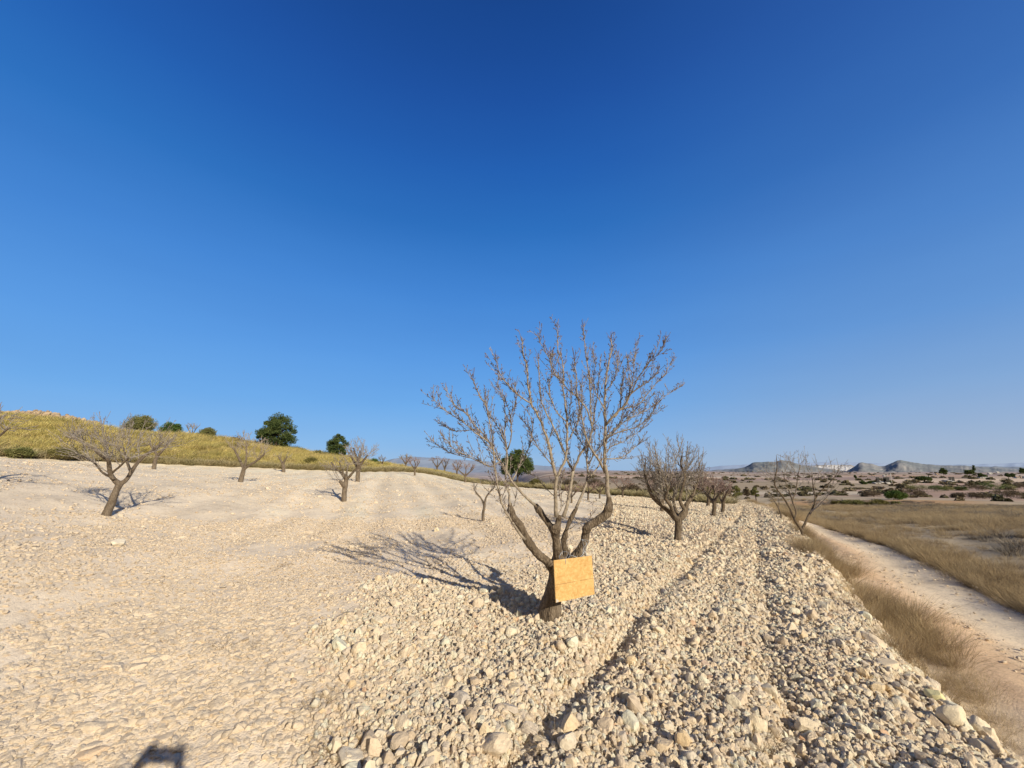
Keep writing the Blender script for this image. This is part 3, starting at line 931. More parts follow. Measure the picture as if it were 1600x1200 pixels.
def far_scrub():
    """low bushes lining the plots of the plain, too many and too small to count"""
    ms = grass_mat('plain_scrub', [(0, (.12, .115, .06)), (.35, (.23, .19, .125)), (.6, (.16, .15, .08)), (.85, (.30, .24, .165)), (1, (.10, .10, .055))], .1)
    protos = []
    for i in range(6):
        r_ = np.random.default_rng(2000 + i); n = 110
        d = r_.normal(0, 1, (n, 3)); d /= np.linalg.norm(d, axis=1)[:, None]; d[:, 2] = np.abs(d[:, 2])
        p = d * (r_.random(n) ** .4)[:, None] * np.array([1, .9, .75 + .1 * i])
        a = r_.normal(0, .17, (n, 3)); b = r_.normal(0, .17, (n, 3))
        v = np.stack([p - a, p + b, p + a, p - b], 1).reshape(-1, 3)
        mb = MB(); mb.add(v, [(4 * k, 4 * k + 1, 4 * k + 2, 4 * k + 3) for k in range(n)])
        protos.append(mb.mesh('plain_bush', ms, smooth=False))
    coll = proto_coll('plain_bush', protos)
    n = 60000
    x, y, r = polar_points(n, 46, 1500, 8, 62, .85)
    ph = R(28); ua = x * math.cos(ph) + y * math.sin(ph); ub = -x * math.sin(ph) + y * math.cos(ph)
    wob = (fbm(x * .004, y * .004, 2, 70) - .5) * 1.2
    ca = np.floor(ua / 160 + wob); fa = np.abs((ua / 160 + wob) % 1 - .5); fb = np.abs((ub / 46 + wob + _h(ca, ca * 0, 3) * 3) % 1 - .5)
    on = np.maximum(sstep(.487, .499, fa), sstep(.455, .49, fb)) * (fbm(x * .01, y * .01, 2, 210) > .48)
    wild = sstep(.60, .68, fbm(x * .018, y * .03, 3, 211)) * .05 * (r < 220)
    keep = (rng.random(n) < np.clip(on * (.035 + .16 * sstep(110, 320, r)) + wild + .003, 0, 1)) & ~in_poly(x, y, FIELD)
    x, y, r = x[keep], y[keep], r[keep]
    h = rng.uniform(.25, .8, len(x)) * np.clip(.75 + r / 350, .75, 2.4)
    put_grass('plain_scrub', 'dark low scrub lining the plots across the far plain', coll, 6, x, y, h, rng.uniform(1.0, 2.2, len(x)), .05)


grasses()
far_scrub()

# ------------------------------------------------------------------ bare almond trees
def bark_mat(name, c1, c2, c3, scale=16):
    m, nt, b = new_mat(name, .92)
    tc = N(nt, 'ShaderNodeTexCoord')
    mp = N(nt, 'ShaderNodeMapping'); mp.inputs['Scale'].default_value = (1, 1, .35); L(nt, tc.outputs['Object'], mp.inputs[0])
    n1 = N(nt, 'ShaderNodeTexNoise', i_Scale=scale, i_Detail=8, i_Roughness=.7); L(nt, mp.outputs[0], n1.inputs['Vector'])
    vo = N(nt, 'ShaderNodeTexVoronoi', i_Scale=scale * 2.6, feature='DISTANCE_TO_EDGE'); L(nt, mp.outputs[0], vo.inputs['Vector'])
    rp = ramp(nt, [(.3, c1), (.5, c2), (.72, c3)]); L(nt, n1.outputs['Fac'], rp.inputs[0])
    rv = ramp(nt, [(0, (.45, .42, .4)), (.12, (1, 1, 1))]); L(nt, vo.outputs['Distance'], rv.inputs[0])
    c = mix(nt, 'MULTIPLY', .7, rp.outputs[0], rv.outputs[0])
    L(nt, c, b.inputs['Base Color'])
    sm = N(nt, 'ShaderNodeMath', operation='ADD'); L(nt, n1.outputs['Fac'], sm.inputs[0]); L(nt, vo.outputs['Distance'], sm.inputs[1])
    bp = N(nt, 'ShaderNodeBump', i_Strength=.9, i_Distance=.02); L(nt, sm.outputs[0], bp.inputs['Height']); L(nt, bp.outputs[0], b.inputs['Normal'])
    return m


BARK = bark_mat('almond_bark', (.075, .055, .038), (.185, .14, .095), (.30, .235, .165))
BARK2 = bark_mat('almond_bark_brown', (.10, .075, .05), (.20, .155, .11), (.30, .24, .175))
PALE = simple_noise_mat('young_bark', (.17, .135, .10), (.34, .28, .205), 30, .85, .2, 5, c3=(.47, .395, .30))
TWIG = simple_noise_mat('twig_bark', (.20, .17, .145), (.39, .34, .285), 20, .85, 0, 4)
BUD = simple_noise_mat('bud', (.11, .065, .055), (.27, .18, .15), 30, .7, 0, 2)
PINKTWIG = simple_noise_mat('pinkish_twig', (.20, .135, .115), (.36, .26, .215), 12, .85, 0, 3)


def rvec(r_):
    return Vector((r_.gauss(0, 1), r_.gauss(0, 1), r_.gauss(0, 1))).normalized()


def curve_pts(p, d, length, n, r_, wig=.12, up=.15):
    pts = [p.copy()]; d = d.normalized()
    for i in range(n):
        d = (d + rvec(r_) * wig + Vector((0, 0, up / n))).normalized()
        pts.append(pts[-1] + d * (length / n))
    return pts


def smooth_path(pts, sub=3):
    """Catmull-Rom through the points"""
    P = [Vector(p) for p in pts]
    if len(P) < 3: 
        return [P[0].lerp(P[1], i / sub) for i in range(sub)] + [P[-1]]
    Q = [P[0] * 2 - P[1]] + P + [P[-1] * 2 - P[-2]]
    out = []
    for i in range(1, len(Q) - 2):
        a, b, c, d = Q[i - 1], Q[i], Q[i + 1], Q[i + 2]
        for s in range(sub):
            t = s / sub
            out.append(.5 * ((2 * b) + (c - a) * t + (2 * a - 5 * b + 4 * c - d) * t * t + (3 * b - a - 3 * c + d) * t ** 3))
    out.append(P[-1])
    return out


def lerp_list(a, n):
    x = np.linspace(0, len(a) - 1, n)
    return list(np.interp(x, np.arange(len(a)), a))


class Crown:
    """collects twigs: slot 0 pale young wood, slot 1 twig, slot 2 buds"""
    def __init__(s, seed, twig_r=.0028, bud=.007, bud_p=.5):
        s.mb = MB(); s.r = random.Random(seed); s.tr = twig_r; s.bud = bud; s.bp = bud_p

    def budat(s, p, d, k=1.0):
        r_ = s.r; b = s.bud * r_.uniform(.7, 1.3) * k
        d = (d + rvec(r_) * .5).normalized()
        a = d.orthogonal().normalized(); c = d.cross(a)
        vs = [p - d * b * .3, p + (a * .55) * b, p + c * .55 * b, p - a * .55 * b, p - c * .55 * b, p + d * b * 1.5]
        s.mb.add([tuple(v) for v in vs], [(0, 2, 1), (0, 3, 2), (0, 4, 3), (0, 1, 4), (5, 1, 2), (5, 2, 3), (5, 3, 4), (5, 4, 1)], 2)

    def spurs(s, pts, dens, lo, hi, up=.4, fork=.3):
        r_ = s.r
        acc = 0
        for a, b in zip(pts[:-1], pts[1:]):
            seg = (b - a); l = seg.length
            acc += l * dens
            while acc > 0 and r_.random() < acc:
                acc -= 1
                p = a.lerp(b, r_.random())
                d = (rvec(r_) + seg.normalized() * .9 + Vector((0, 0, up))).normalized()
                ln = r_.uniform(lo, hi)
                q = p + d * ln
                s.mb.tube([p, p + d * ln * .5 + rvec(r_) * ln * .08, q], [s.tr * 1.05, s.tr * .95, s.tr * .7], 3, 1, False)
                if r_.random() < s.bp: s.budat(q, d)
                if r_.random() < s.bp: s.budat(p + d * ln * .55, d, .8)
                if r_.random() < fork:
                    d2 = (d + rvec(r_) * .8).normalized(); q2 = p + d * ln * .5
                    s.mb.tube([q2, q2 + d2 * ln * .6], [s.tr * .9, s.tr * .6], 3, 1, False)
                    if r_.random() < s.bp: s.budat(q2 + d2 * ln * .6, d2)

    def shoots(s, pts, n, lo, hi, r0, up=.5, out=None, outw=.3, tmin=.15, depth=1, dens=14, sp=(.02, .06), ang=.9, slot=1):
        """side shoots along a branch, each with its own spurs and (depth>1) shoots"""
        r_ = s.r
        m = len(pts) - 1
        for i in range(n):
            t = tmin + (1 - tmin) * ((i + r_.random()) / n)
            k = min(int(t * m), m - 1); f = t * m - k
            p = pts[k].lerp(pts[k + 1], f)
            tan = (pts[k + 1] - pts[k]).normalized()
            side = rvec(r_); side = (side - tan * side.dot(tan)).normalized()
            d = tan * r_.uniform(.5, 1.0) + side * ang * r_.uniform(.6, 1.2) + Vector((0, 0, up * r_.uniform(.3, 1.2)))
            if out is not None: d += (p - out).normalized() * outw
            ln = r_.uniform(lo, hi) * (1.15 - .7 * t)
            q = curve_pts(p, d.normalized(), ln, 4, r_, .07, .22)
            rr = max(s.tr, r0 * (1 - .5 * t) * r_.uniform(.8, 1.1))
            s.mb.tube(q, [rr, rr * .85, rr * .7, max(s.tr, rr * .55), s.tr * .75], 4 if rr > .006 else 3, slot if rr < .006 else 0, False)
            s.spurs(q, dens, sp[0], sp[1])
            if r_.random() < s.bp: s.budat(q[-1], (q[-1] - q[-2]).normalized())
            if depth > 1:
                s.shoots(q, r_.randint(2, 4), lo * .5, hi * .55, rr * .7, up, out, outw, .3, depth - 1, dens, sp, ang, slot)


def remesh_trunk(mb, name, mat, voxel, parent, loc, rough=.012, seed=0, smooth_it=4):
    me = mb.mesh('tmp', mat)
    o = bpy.data.objects.new('tmp', me); COL.objects.link(o)
    md = o.modifiers.new('r', 'REMESH'); md.mode = 'VOXEL'; md.voxel_size = voxel; md.use_smooth_shade = True
    sm = o.modifiers.new('s', 'SMOOTH'); sm.factor = .5; sm.iterations = smooth_it
    dg = bpy.context.evaluated_depsgraph_get()
    ev = bpy.data.meshes.new_from_object(o.evaluated_get(dg))
    bpy.data.objects.remove(o); bpy.data.meshes.remove(me)
    ev.name = name
    nv = len(ev.vertices)
    co = np.empty(nv * 3); ev.vertices.foreach_get('co', co); co = co.reshape(-1, 3)
    nr = np.empty(nv * 3); ev.vertices.foreach_get('normal', nr); nr = nr.reshape(-1, 3)
    off = Vector((seed * 7.1, seed * 3.3, 0))
    k = np.array([mnoise.noise(Vector(c) * 9 + off) + .6 * mnoise.noise(Vector((c[0] * 34, c[1] * 34, c[2] * 14)) + off) for c in co])
    co = co + nr * (k * rough)[:, None]
    ev.vertices.foreach_set('co', co.reshape(-1)); ev.update()
    ev.materials.clear(); ev.materials.append(mat)
    ev.polygons.foreach_set('use_smooth', np.ones(len(ev.polygons), bool))
    ob = bpy.data.objects.new(name, ev); COL.objects.link(ob); ob.parent = parent
    return ob


def rel(pts, o): return [Vector(p) - o for p in pts]


ALMOND = 'bare almond trees on the stony field'


def main_tree():
    base = hit(860, 964)
    Y0 = base.y
    print('main tree base', base)
    root = empty('almond_tree', base, 'largest bare almond tree with thick limbs and wooden board hung on its trunk', 'tree', ALMOND)

    def P(lst, y0, y1):
        n = len(lst)
        return [at(px, py, Y0 + y0 + (y1 - y0) * i / max(1, n - 1)) - base for i, (px, py) in enumerate(lst)]
    sc = 4.1 / F * .98   # metres per pixel near the tree
    tk = MB()
    limbs = [
        ([(857, 975), (859, 955), (864, 930), (869, 905), (873, 885), (875, 868)], [25, 22, 17.5, 15.5, 15.5, 13], 0, -.04),
        ([(868, 897), (857, 880), (839, 864), (824, 844), (813, 822), (802, 806), (797.5, 793), (797, 786)], [10, 9, 8.5, 8, 7, 6, 5.5, 4], -.02, -.30),
        ([(873, 885), (871, 860), (868, 836), (868, 822)], [10, 8.8, 8.2, 9], -.05, -.18),
        ([(868, 832), (859, 821), (849, 808), (842, 797), (836, 788)], [8, 6.5, 6.2, 6, 4.8], -.16, -.02),
        ([(870, 830), (873, 814), (875, 806)], [8, 6, 4.5], -.17, -.22),
        ([(878, 885), (885, 868), (881, 848), (884, 832), (889, 818), (896, 802), (902, 792)], [9, 7, 6, 5.6, 5, 4.4, 4], .06, .10),
        ([(876, 890), (890, 880), (902, 866), (912, 848), (915, 832), (919, 822), (936, 812), (949, 800), (952, 788), (951, 776)], [11, 10, 9, 8.4, 8.3, 8.5, 8.3, 9, 7, 4.8], -.02, .02),
        ([(857, 972), (845, 974), (838, 978)], [14, 9, 5], .02, -.05), ([(860, 972), (876, 975), (884, 980)], [14, 9, 5], .0, -.05), ([(860, 965), (862, 976), (864, 984)], [15, 11, 6], -.05, -.16)]
    for pts, rad, y0, y1 in limbs:
        q = smooth_path(P(pts, y0, y1), 4)
        tk.tube(q, [r * sc * .79 for r in lerp_list(rad, len(q))], 10)
    # knots and pruning scars
    for px, py, dy, r in [(868, 826, -.22, 9), (950, 795, -.02, 8), (842, 797, -.1, 6.5), (798, 797, -.3, 6), (916, 826, -.06, 8.5), (803, 809, -.3, 6)]:
        c = at(px, py, Y0 + dy) - base
        tk.tube([c + Vector((0, -.03, -.02)), c, c + Vector((0, .02, .02))], [r * sc * .7, r * sc, r * sc * .6], 8)
    remesh_trunk(tk, 'trunk', BARK, .012, root, base, .009, 1, 3)

    cr = Crown(21, .0027, .0088, .6)
    C0 = at(880, 790, Y0 - .1) - base
    prim = [  # (path, start radius px, y offset start, y offset end)
        ([(869, 808), (868, 777), (869, 747), (862, 717), (854, 683), (841, 650), (830, 630), (826, 605), (823, 575), (817, 552), (816, 534)], 4.4, -.22, -.55),
        ([(830, 630), (809, 617), (793, 600), (780, 581), (774, 562)], 1.9, -.45, -.8),
        ([(869, 747), (880, 725), (886, 702), (886, 665), (886, 650), (880, 605), (880, 572), (872, 545), (871, 508)], 3.2, -.25, -.25),
        ([(880, 807), (889, 777), (895, 740), (893, 732), (883, 710), (871, 680), (856, 650), (846, 625), (842, 590), (841, 555)], 4.0, -.22, .25),
        ([(894, 734), (898, 731), (905, 713), (917, 696), (925, 672), (923, 650), (922, 605), (919, 575), (913, 537), (912, 512)], 3.2, -.1, -.35),
        ([(900, 794), (914, 762), (918, 740), (917, 710), (921, 690), (930, 640), (935, 600), (938, 560)], 3.4, .1, .4),
        ([(919, 749), (935, 728), (952, 700), (975, 690), (1000, 672), (1012, 658)], 1.9, .12, .6),
        ([(919, 725), (932, 704), (949, 687), (974, 655), (992, 640)], 1.8, .15, -.2),
        ([(951, 780), (949, 762), (949, 746), (945, 725), (944.5, 702), (946, 665), (944, 645), (945.5, 615), (947, 592), (950, 570), (956, 547), (954.5, 530)], 5.2, .02, -.25),
        ([(945, 738), (938, 722), (929, 710), (922, 700), (915, 680), (908, 650), (903, 620), (900, 585), (897, 560)], 3.2, .0, -.6),
        ([(946, 664), (957, 651), (978, 630), (986, 615), (1003, 603), (1018, 592), (1028, 580)], 3.0, -.12, -.5),
        ([(969, 640), (970, 624), (971, 607), (980, 574), (980, 560)], 1.7, -.2, .1),
        ([(978, 630), (985, 610), (988, 594), (991, 565), (993, 538)], 1.8, -.25, -.05),
        ([(986, 615), (993, 598), (1007, 576), (1020, 560), (1032, 549), (1038, 537)], 1.8, -.3, -.7),
        ([(960, 652), (972, 639), (998, 633), (1017, 609), (1040, 583), (1050, 563)], 2.0, -.15, .3),
        ([(947, 684), (962, 668), (982, 655), (1012, 640), (1040, 618), (1064, 604)], 1.8, -.1, .5),
        ([(945, 700), (954, 681), (995, 667), (1017, 649), (1025, 630)], 1.9, -.05, -.4),
        ([(945, 716), (962, 717), (978, 711), (993, 698), (1000, 690)], 1.6, 0, .3),
        ([(924, 660), (916, 640), (901, 620), (884, 605), (868, 584), (858, 560), (845, 536), (841, 526)], 2.0, -.3, -.75),
        ([(836, 789), (817, 772), (799, 750), (787, 730), (775, 712), (765, 692), (754, 678), (740, 662), (728, 646), (712, 637), (698, 611)], 3.1, -.04, -.3),
        ([(765, 692), (743, 676), (719, 655), (691, 639), (677, 622)], 1.8, -.2, -.55),
        ([(770, 702), (755, 690), (740, 672), (712, 674), (688, 662)], 1.6, -.2, .1),
        ([(780, 722), (764, 730), (743, 716), (714, 704), (694, 685)], 1.6, -.15, -.5),
        ([(752, 722), (726, 713), (701, 707), (678, 690)], 1.3, -.25, .1),
        ([(820, 843), (806, 826), (795, 807), (784, 786), (777, 755), (773, 725), (768, 678), (761, 638), (747, 615), (739, 594)], 3.0, -.22, -.75),
        ([(797, 790), (794, 765), (791, 755), (792, 702), (784, 680), (775, 662), (763, 645), (758, 622)], 2.6, -.3, -.1),
        ([(792, 706), (789, 678), (789, 632), (783, 615), (777, 600)], 1.7, -.22, .2),
        ([(793, 702), (799, 678), (799, 650), (806, 629), (805, 605)], 1.7, -.22, -.6),
        ([(800, 752), (808, 735), (820, 712), (830, 690), (832, 660), (822, 640)], 1.8, -.05, .45),
        ([(866, 732), (850, 712), (838, 695), (826, 668), (815, 655)], 1.5, -.3, .3),
        ([(868, 776), (852, 762), (842, 748), (826, 740)], 1.1, -.22, .0),
        ([(886, 690), (897, 672), (905, 655), (910, 630), (908, 600)], 1.6, -.25, .35),
        ([(870, 808), (878, 790), (874, 765), (880, 740)], 1.3, -.2, -.1),
        ([(886, 660), (868, 640), (858, 612), (862, 585), (860, 556)], 1.5, -.25, -.7),
        ([(917, 710), (908, 690), (893, 668), (890, 640), (894, 610)], 1.4, .1, .5),
        ([(945, 640), (934, 620), (928, 596), (930, 570), (925, 548)], 1.5, -.2, .1),
        ([(946, 612), (958, 596), (964, 575), (966, 558)], 1.3, -.2, .1),
        ([(890, 826), (905, 817), (918, 812), (926, 803)], 1.0, 0, -.1),
        ([(798, 800), (803, 790), (806, 778)], .9, -.28, -.3), ([(952, 785), (962, 790), (972, 800)], .7, 0, 0), ([(946, 790), (935, 783), (925, 785)], .9, 0, 0)]
    for pts, r0, y0, y1 in prim:
        q = smooth_path(P(pts, y0, y1), 3)
        n = len(q)
        q = [p + rvec(cr.r) * (.006 if 0 < i < n - 1 else 0) for i, p in enumerate(q)]
        ra = r0 * sc * .72
        rad = [max(.0030, ra * (1 - .78 * (i / (n - 1)) ** .8)) for i in range(n)]
        cr.mb.tube(q, rad, 7 if r0 > 2.5 else 5, 0)
        Lp = sum((b - a).length for a, b in zip(q[:-1], q[1:]))
        cr.spurs(q[2:], 44, .015, .06, .35, .4)
        if r0 > 1.25:
            cr.shoots(q, int(5 + Lp * 13), .10, .37, .0040, .6, C0, .22, .2, 1, 34, (.012, .045), .65)
        # crowded fine shoots at the tip
        tip = q[-1]; d = (q[-1] - q[-2]).normalized()
        for k in range(cr.r.randint(2, 4)):
            dd = (d + rvec(cr.r) * .55 + Vector((0, 0, .15))).normalized()
            ln = cr.r.uniform(.05, .13)
            cr.mb.tube(curve_pts(tip, dd, ln, 2, cr.r, .08, .1), [.0030, .0025, .002], 3, 1 if cr.r.random() < .5 else 2, False)
    o = cr.mb.obj('crown', [PALE, TWIG, BUD], root)
    return root, base


MAIN, MB0 = main_tree()


# wooden board hung in front of the trunk
def board():
    Y0 = MB0.y
    TL = at(864.5, 875.5, Y0 - .36); TR = at(924, 868, Y0 - .13); BL = at(868, 941.5, Y0 - .42); BR = at(927.7, 926.8, Y0 - .2)
    BR = TR + (BL - TL)  # keep it a flat rectangle-like sheet
    BR = BR.lerp(at(927.7, 926.8, Y0 - .2), .6)
    m, nt, b = new_mat('chipboard', .75)
    tc = N(nt, 'ShaderNodeTexCoord')
    vo = N(nt, 'ShaderNodeTexVoronoi', i_Scale=95); mp = N(nt, 'ShaderNodeMapping'); mp.inputs['Scale'].default_value = (1, .35, .6); mp.inputs['Rotation'].default_value = (.3, .4, .5)
    L(nt, tc.outputs['Object'], mp.inputs[0]); L(nt, mp.outputs[0], vo.inputs['Vector'])
    vo2 = N(nt, 'ShaderNodeTexVoronoi', i_Scale=60); mp2 = N(nt, 'ShaderNodeMapping'); mp2.inputs['Scale'].default_value = (.4, .5, 1.2); mp2.inputs['Rotation'].default_value = (.9, .2, -.5)
    L(nt, tc.outputs['Object'], mp2.inputs[0]); L(nt, mp2.outputs[0], vo2.inputs['Vector'])
    s = N(nt, 'ShaderNodeSeparateColor'); L(nt, vo.outputs['Color'], s.inputs[0])
    s2 = N(nt, 'ShaderNodeSeparateColor'); L(nt, vo2.outputs['Color'], s2.inputs[0])
    av = N(nt, 'ShaderNodeMath', operation='MULTIPLY'); L(nt, s.outputs[0], av.inputs[0]); L(nt, s2.outputs[1], av.inputs[1])
    rp = ramp(nt, [(0, (.58, .345, .12)), (.3, (.68, .42, .16)), (1, (.76, .49, .205))]); L(nt, av.outputs[0], rp.inputs[0])
    st = N(nt, 'ShaderNodeTexNoise', i_Scale=9, i_Detail=6, i_Roughness=.7); L(nt, tc.outputs['Object'], st.inputs['Vector'])
    rs = ramp(nt, [(.32, (.80, .76, .70)), (.5, (1, 1, 1)), (.75, (1.05, 1.05, 1.05))]); L(nt, st.outputs['Fac'], rs.inputs[0])
    L(nt, mix(nt, 'MULTIPLY', .8, rp.outputs[0], rs.outputs[0]), b.inputs['Base Color'])
    bp = N(nt, 'ShaderNodeBump', i_Strength=.15, i_Distance=.002); L(nt, av.outputs[0], bp.inputs['Height']); L(nt, bp.outputs[0], b.inputs['Normal'])
    md, ntd, bd = new_mat('board_score', .9); bd.inputs['Base Color'].default_value = (.34, .19, .075, 1)
    mr = simple_noise_mat('board_edge', (.40, .26, .11), (.58, .40, .19), 60, .9, .2)
    mw = simple_noise_mat('board_chip', (.5, .43, .34), (.64, .57, .47), 60, .9, 0)
    c = (TL + TR + BL + BR) / 4
    root = empty('hanging_board', c, 'blank tan chipboard panel hung with wire on the tree trunk', 'board')
    nrm = (TR - TL).cross(BL - TL).normalized()
    if nrm.y > 0: nrm = -nrm
    th = .012
    mb = MB()
    nx, ny = 9, 10
    score = .595
    gv = []
    rows = [0, .12, .25, .4, .5, score - .006, score + .006, .7, .85, 1]
    for j in rows:
        for i in range(nx):
            u = i / (nx - 1)
            p = TL.lerp(TR, u).lerp(BL.lerp(BR, u), j)
            p += nrm * (.004 * math.sin(u * 3.1) + .0015 * rnd.random())
            if j == 1: p += (BL - TL).normalized() * rnd.uniform(-.003, .003)
            gv.append(p - c)
    nf = len(gv)
    fs = []; mi = []
    allv = [tuple(v + nrm * th * .5) for v in gv] + [tuple(v - nrm * th * .5) for v in gv]
    for j in range(len(rows) - 1):
        for i in range(nx - 1):
            a = j * nx + i
            f = (a, a + 1, a + nx + 1, a + nx)
            fs.append(f); mi.append(1 if abs(rows[j] - (score - .006)) < 1e-6 and i not in (4,) else 0)
            fs.append(tuple(k + nf for k in f[::-1])); mi.append(0)
    ring = list(range(nx)) + [j * nx + nx - 1 for j in range(1, len(rows))] + [(len(rows) - 1) * nx + i for i in range(nx - 2, -1, -1)] + [j * nx for j in range(len(rows) - 2, 0, -1)]
    for a, b2 in zip(ring, ring[1:] + ring[:1]):
        fs.append((a, b2, b2 + nf, a + nf)); mi.append(2)
    mb.v.append(np.array(allv)); mb.n = len(allv); mb.f = fs; mb.mi = mi
    # splintered pale corner
    k = len(allv)
    e1 = (TR - TL).normalized(); e2 = (BL - TL).normalized()
    q = BL - c + nrm * (th * .5 + .002)
    mb.add([tuple(q + e1 * .004), tuple(q - e2 * .03 + e1 * .003), tuple(q + e1 * .05 - e2 * .004)], [(0, 1, 2)], 3)
    mb.obj('panel', [m, md, mr, mw], root, smooth=False)
    # wire ties
    wm, wn, wb = new_mat('wire', .45); wb.inputs['Base Color'].default_value = (.42, .43, .45, 1); wb.inputs['Metallic'].default_value = .6
    r_ = random.Random(3)

    def wire(px):
        w = MB()
        pts = [at(x, y, Y0 + d) - c for x, y, d in px]
        w.tube(smooth_path(pts, 5), [.0026] * (len(smooth_path(pts, 5))), 5)
        w.obj('wire', wm, root)
    wire([(884, 882, -.31), (884, 873, -.30), (888, 864, -.22), (882, 862, -.2), (877, 864, -.2), (874, 872, -.24), (880, 873, -.32)])
    wire([(889, 880, -.29), (888, 872, -.27), (893, 868, -.2), (905, 871, -.18), (913, 862, -.14), (916, 848, -.12), (908, 843, -.1), (921, 846, -.12), (912, 856, -.13), (911, 868, -.16)])
    wire([(921, 879, -.15), (917, 868, -.14), (913, 858, -.12), (910, 843, -.14)])


board()


# ---------------- other almond trees: limbs given in metres from the base (x right, y away, z up)
def almond(label, base, trunk, limbs, env, seed, bark=BARK2, twig_mats=None, n2=26, n3=5, depth=1, tr=.0035, dens=8, vox=.02, sp=(.02, .06), cat='tree', name='almond_tree', bud_p=.25, bare=None):
    """trunk: list of (x,y,z,r); limbs: list of lists of (x,y,z,r); env: (cx,cy,cz,rx,ry,rz) crown ellipsoid"""
    root = empty(name, base, label, cat, ALMOND)
    r_ = random.Random(seed)
    tk = MB()
    paths = []

    def run(lst):
        q = smooth_path([Vector(p[:3]) for p in lst], 3)
        rad = lerp_list([p[3] for p in lst], len(q))
        return q, rad
    for lst in [trunk] + limbs:
        q, rad = run(lst); tk.tube(q, rad, 8)
        if lst is not trunk: paths.append((q, rad))
    vox = min(vox, max(.008, .8 * min(min(p[3] for p in l_) for l_ in [trunk] + limbs)))
    # root flare
    b0 = Vector(trunk[0][:3]); rr = trunk[0][3]
    for k in range(4):
        a = r_.uniform(0, 6.28)
        tk.tube([b0 + Vector((0, 0, rr * .9)), b0 + Vector((math.cos(a) * rr * .9, math.sin(a) * rr * .9, 0)), b0 + Vector((math.cos(a) * rr * 1.5, math.sin(a) * rr * 1.5, -rr * .7))], [rr * .7, rr * .45, rr * .2], 6)
    remesh_trunk(tk, 'trunk', bark, vox, root, base, vox * .6, seed, 2)
    cr = Crown(seed, tr, tr * 2.3, bud_p)
    E = Vector(env[:3]); S = Vector(env[3:])
    fork = Vector(trunk[-1][:3])
    tips = [(q[-1], (q[-1] - q[-2]).normalized(), rad[-1], q, rad) for q, rad in paths]
    for i in range(n2):
        q, rad = paths[i % len(paths)]
        t = r_.uniform(.25, 1.0) ** .7
        k = min(int(t * (len(q) - 1)), len(q) - 2)
        p = q[k].lerp(q[k + 1], t * (len(q) - 1) - k) if i >= len(paths) else q[-1]
        rs = rad[k] if i >= len(paths) else rad[-1]
        # target on the envelope, near the outward/upward direction
        best = None
        for _ in range(7):
            u = rvec(r_); u.z = abs(u.z) * 1.1 - .25; u.normalize()
            s = r_.uniform(.8, 1.02)
            tg = E + Vector((u.x * S.x, u.y * S.y, u.z * S.z)) * s
            dist = (tg - p).length
            tan = (q[k + 1] - q[k]).normalized()
            sc = dist - .5 * (tg - p).normalized().dot(tan) * S.x - .25 * (tg - p).normalized().z * S.z
            if best is None or sc < best[0]: best = (sc, tg)
        tg = best[1]
        mid = p.lerp(tg, .45) + rvec(r_) * (tg - p).length * .09 - Vector((0, 0, (tg - p).length * .04))
        bq = smooth_path([p, mid, tg], 4)
        bq = [a + rvec(r_) * .018 for a in bq]
        n = len(bq)
        r0 = min(rs * .55, .0035 + .008 * (tg - p).length)
        cr.mb.tube(bq, [max(tr, r0 * (1 - .8 * j / (n - 1))) for j in range(n)], 5, 0)
        ln = (tg - p).length
        cr.shoots(bq, max(4, int(1.5 * n3 * ln / .6)), .14 * S.x, .46 * S.x, .0045, .35, E - Vector((0, 0, S.z * .6)), .5, .15, depth, dens, sp, .85)
        cr.spurs(bq, dens, *sp)
    cr.mb.obj('crown', twig_mats or [PALE, TWIG, BUD], root)
    return root


def px_limb(base, lst, dy0, dy1):
    """measured limb: [(px,py,rpx)] -> metres from base"""
    out = []
    n = len(lst)
    for i, (px, py, r) in enumerate(lst):
        Y = base.y + dy0 + (dy1 - dy0) * i / max(1, n - 1)
        p = at(px, py, Y) - base
        dep = Y * cp + (p.z + base.z - CZ) * sp
        co_ = dep / (p + base - Vector((0, 0, CZ))).length
        out.append((p.x, p.y, p.z, .74 * r * dep / F * co_))
    return out


def px_env(base, x0, x1, y0, y1, depth_ratio=.85, dy=0):
    Y = base.y + dy
    a = at((x0 + x1) / 2, (y0 + y1) / 2, Y); w = at(x1, (y0 + y1) / 2, Y).x - at(x0, (y0 + y1) / 2, Y).x
    h = at(x0, y0, Y).z - at(x0, y1, Y).z
    rx = w / 2 / (1 + .1)
    return (a.x - base.x, Y - base.y, a.z - base.z, w / 2, w / 2 * depth_ratio, h / 2)


MIXED = [PALE, TWIG, BUD]
BROWN = [TWIG, TWIG, BUD]
PINK = [PINKTWIG, PINKTWIG, BUD]


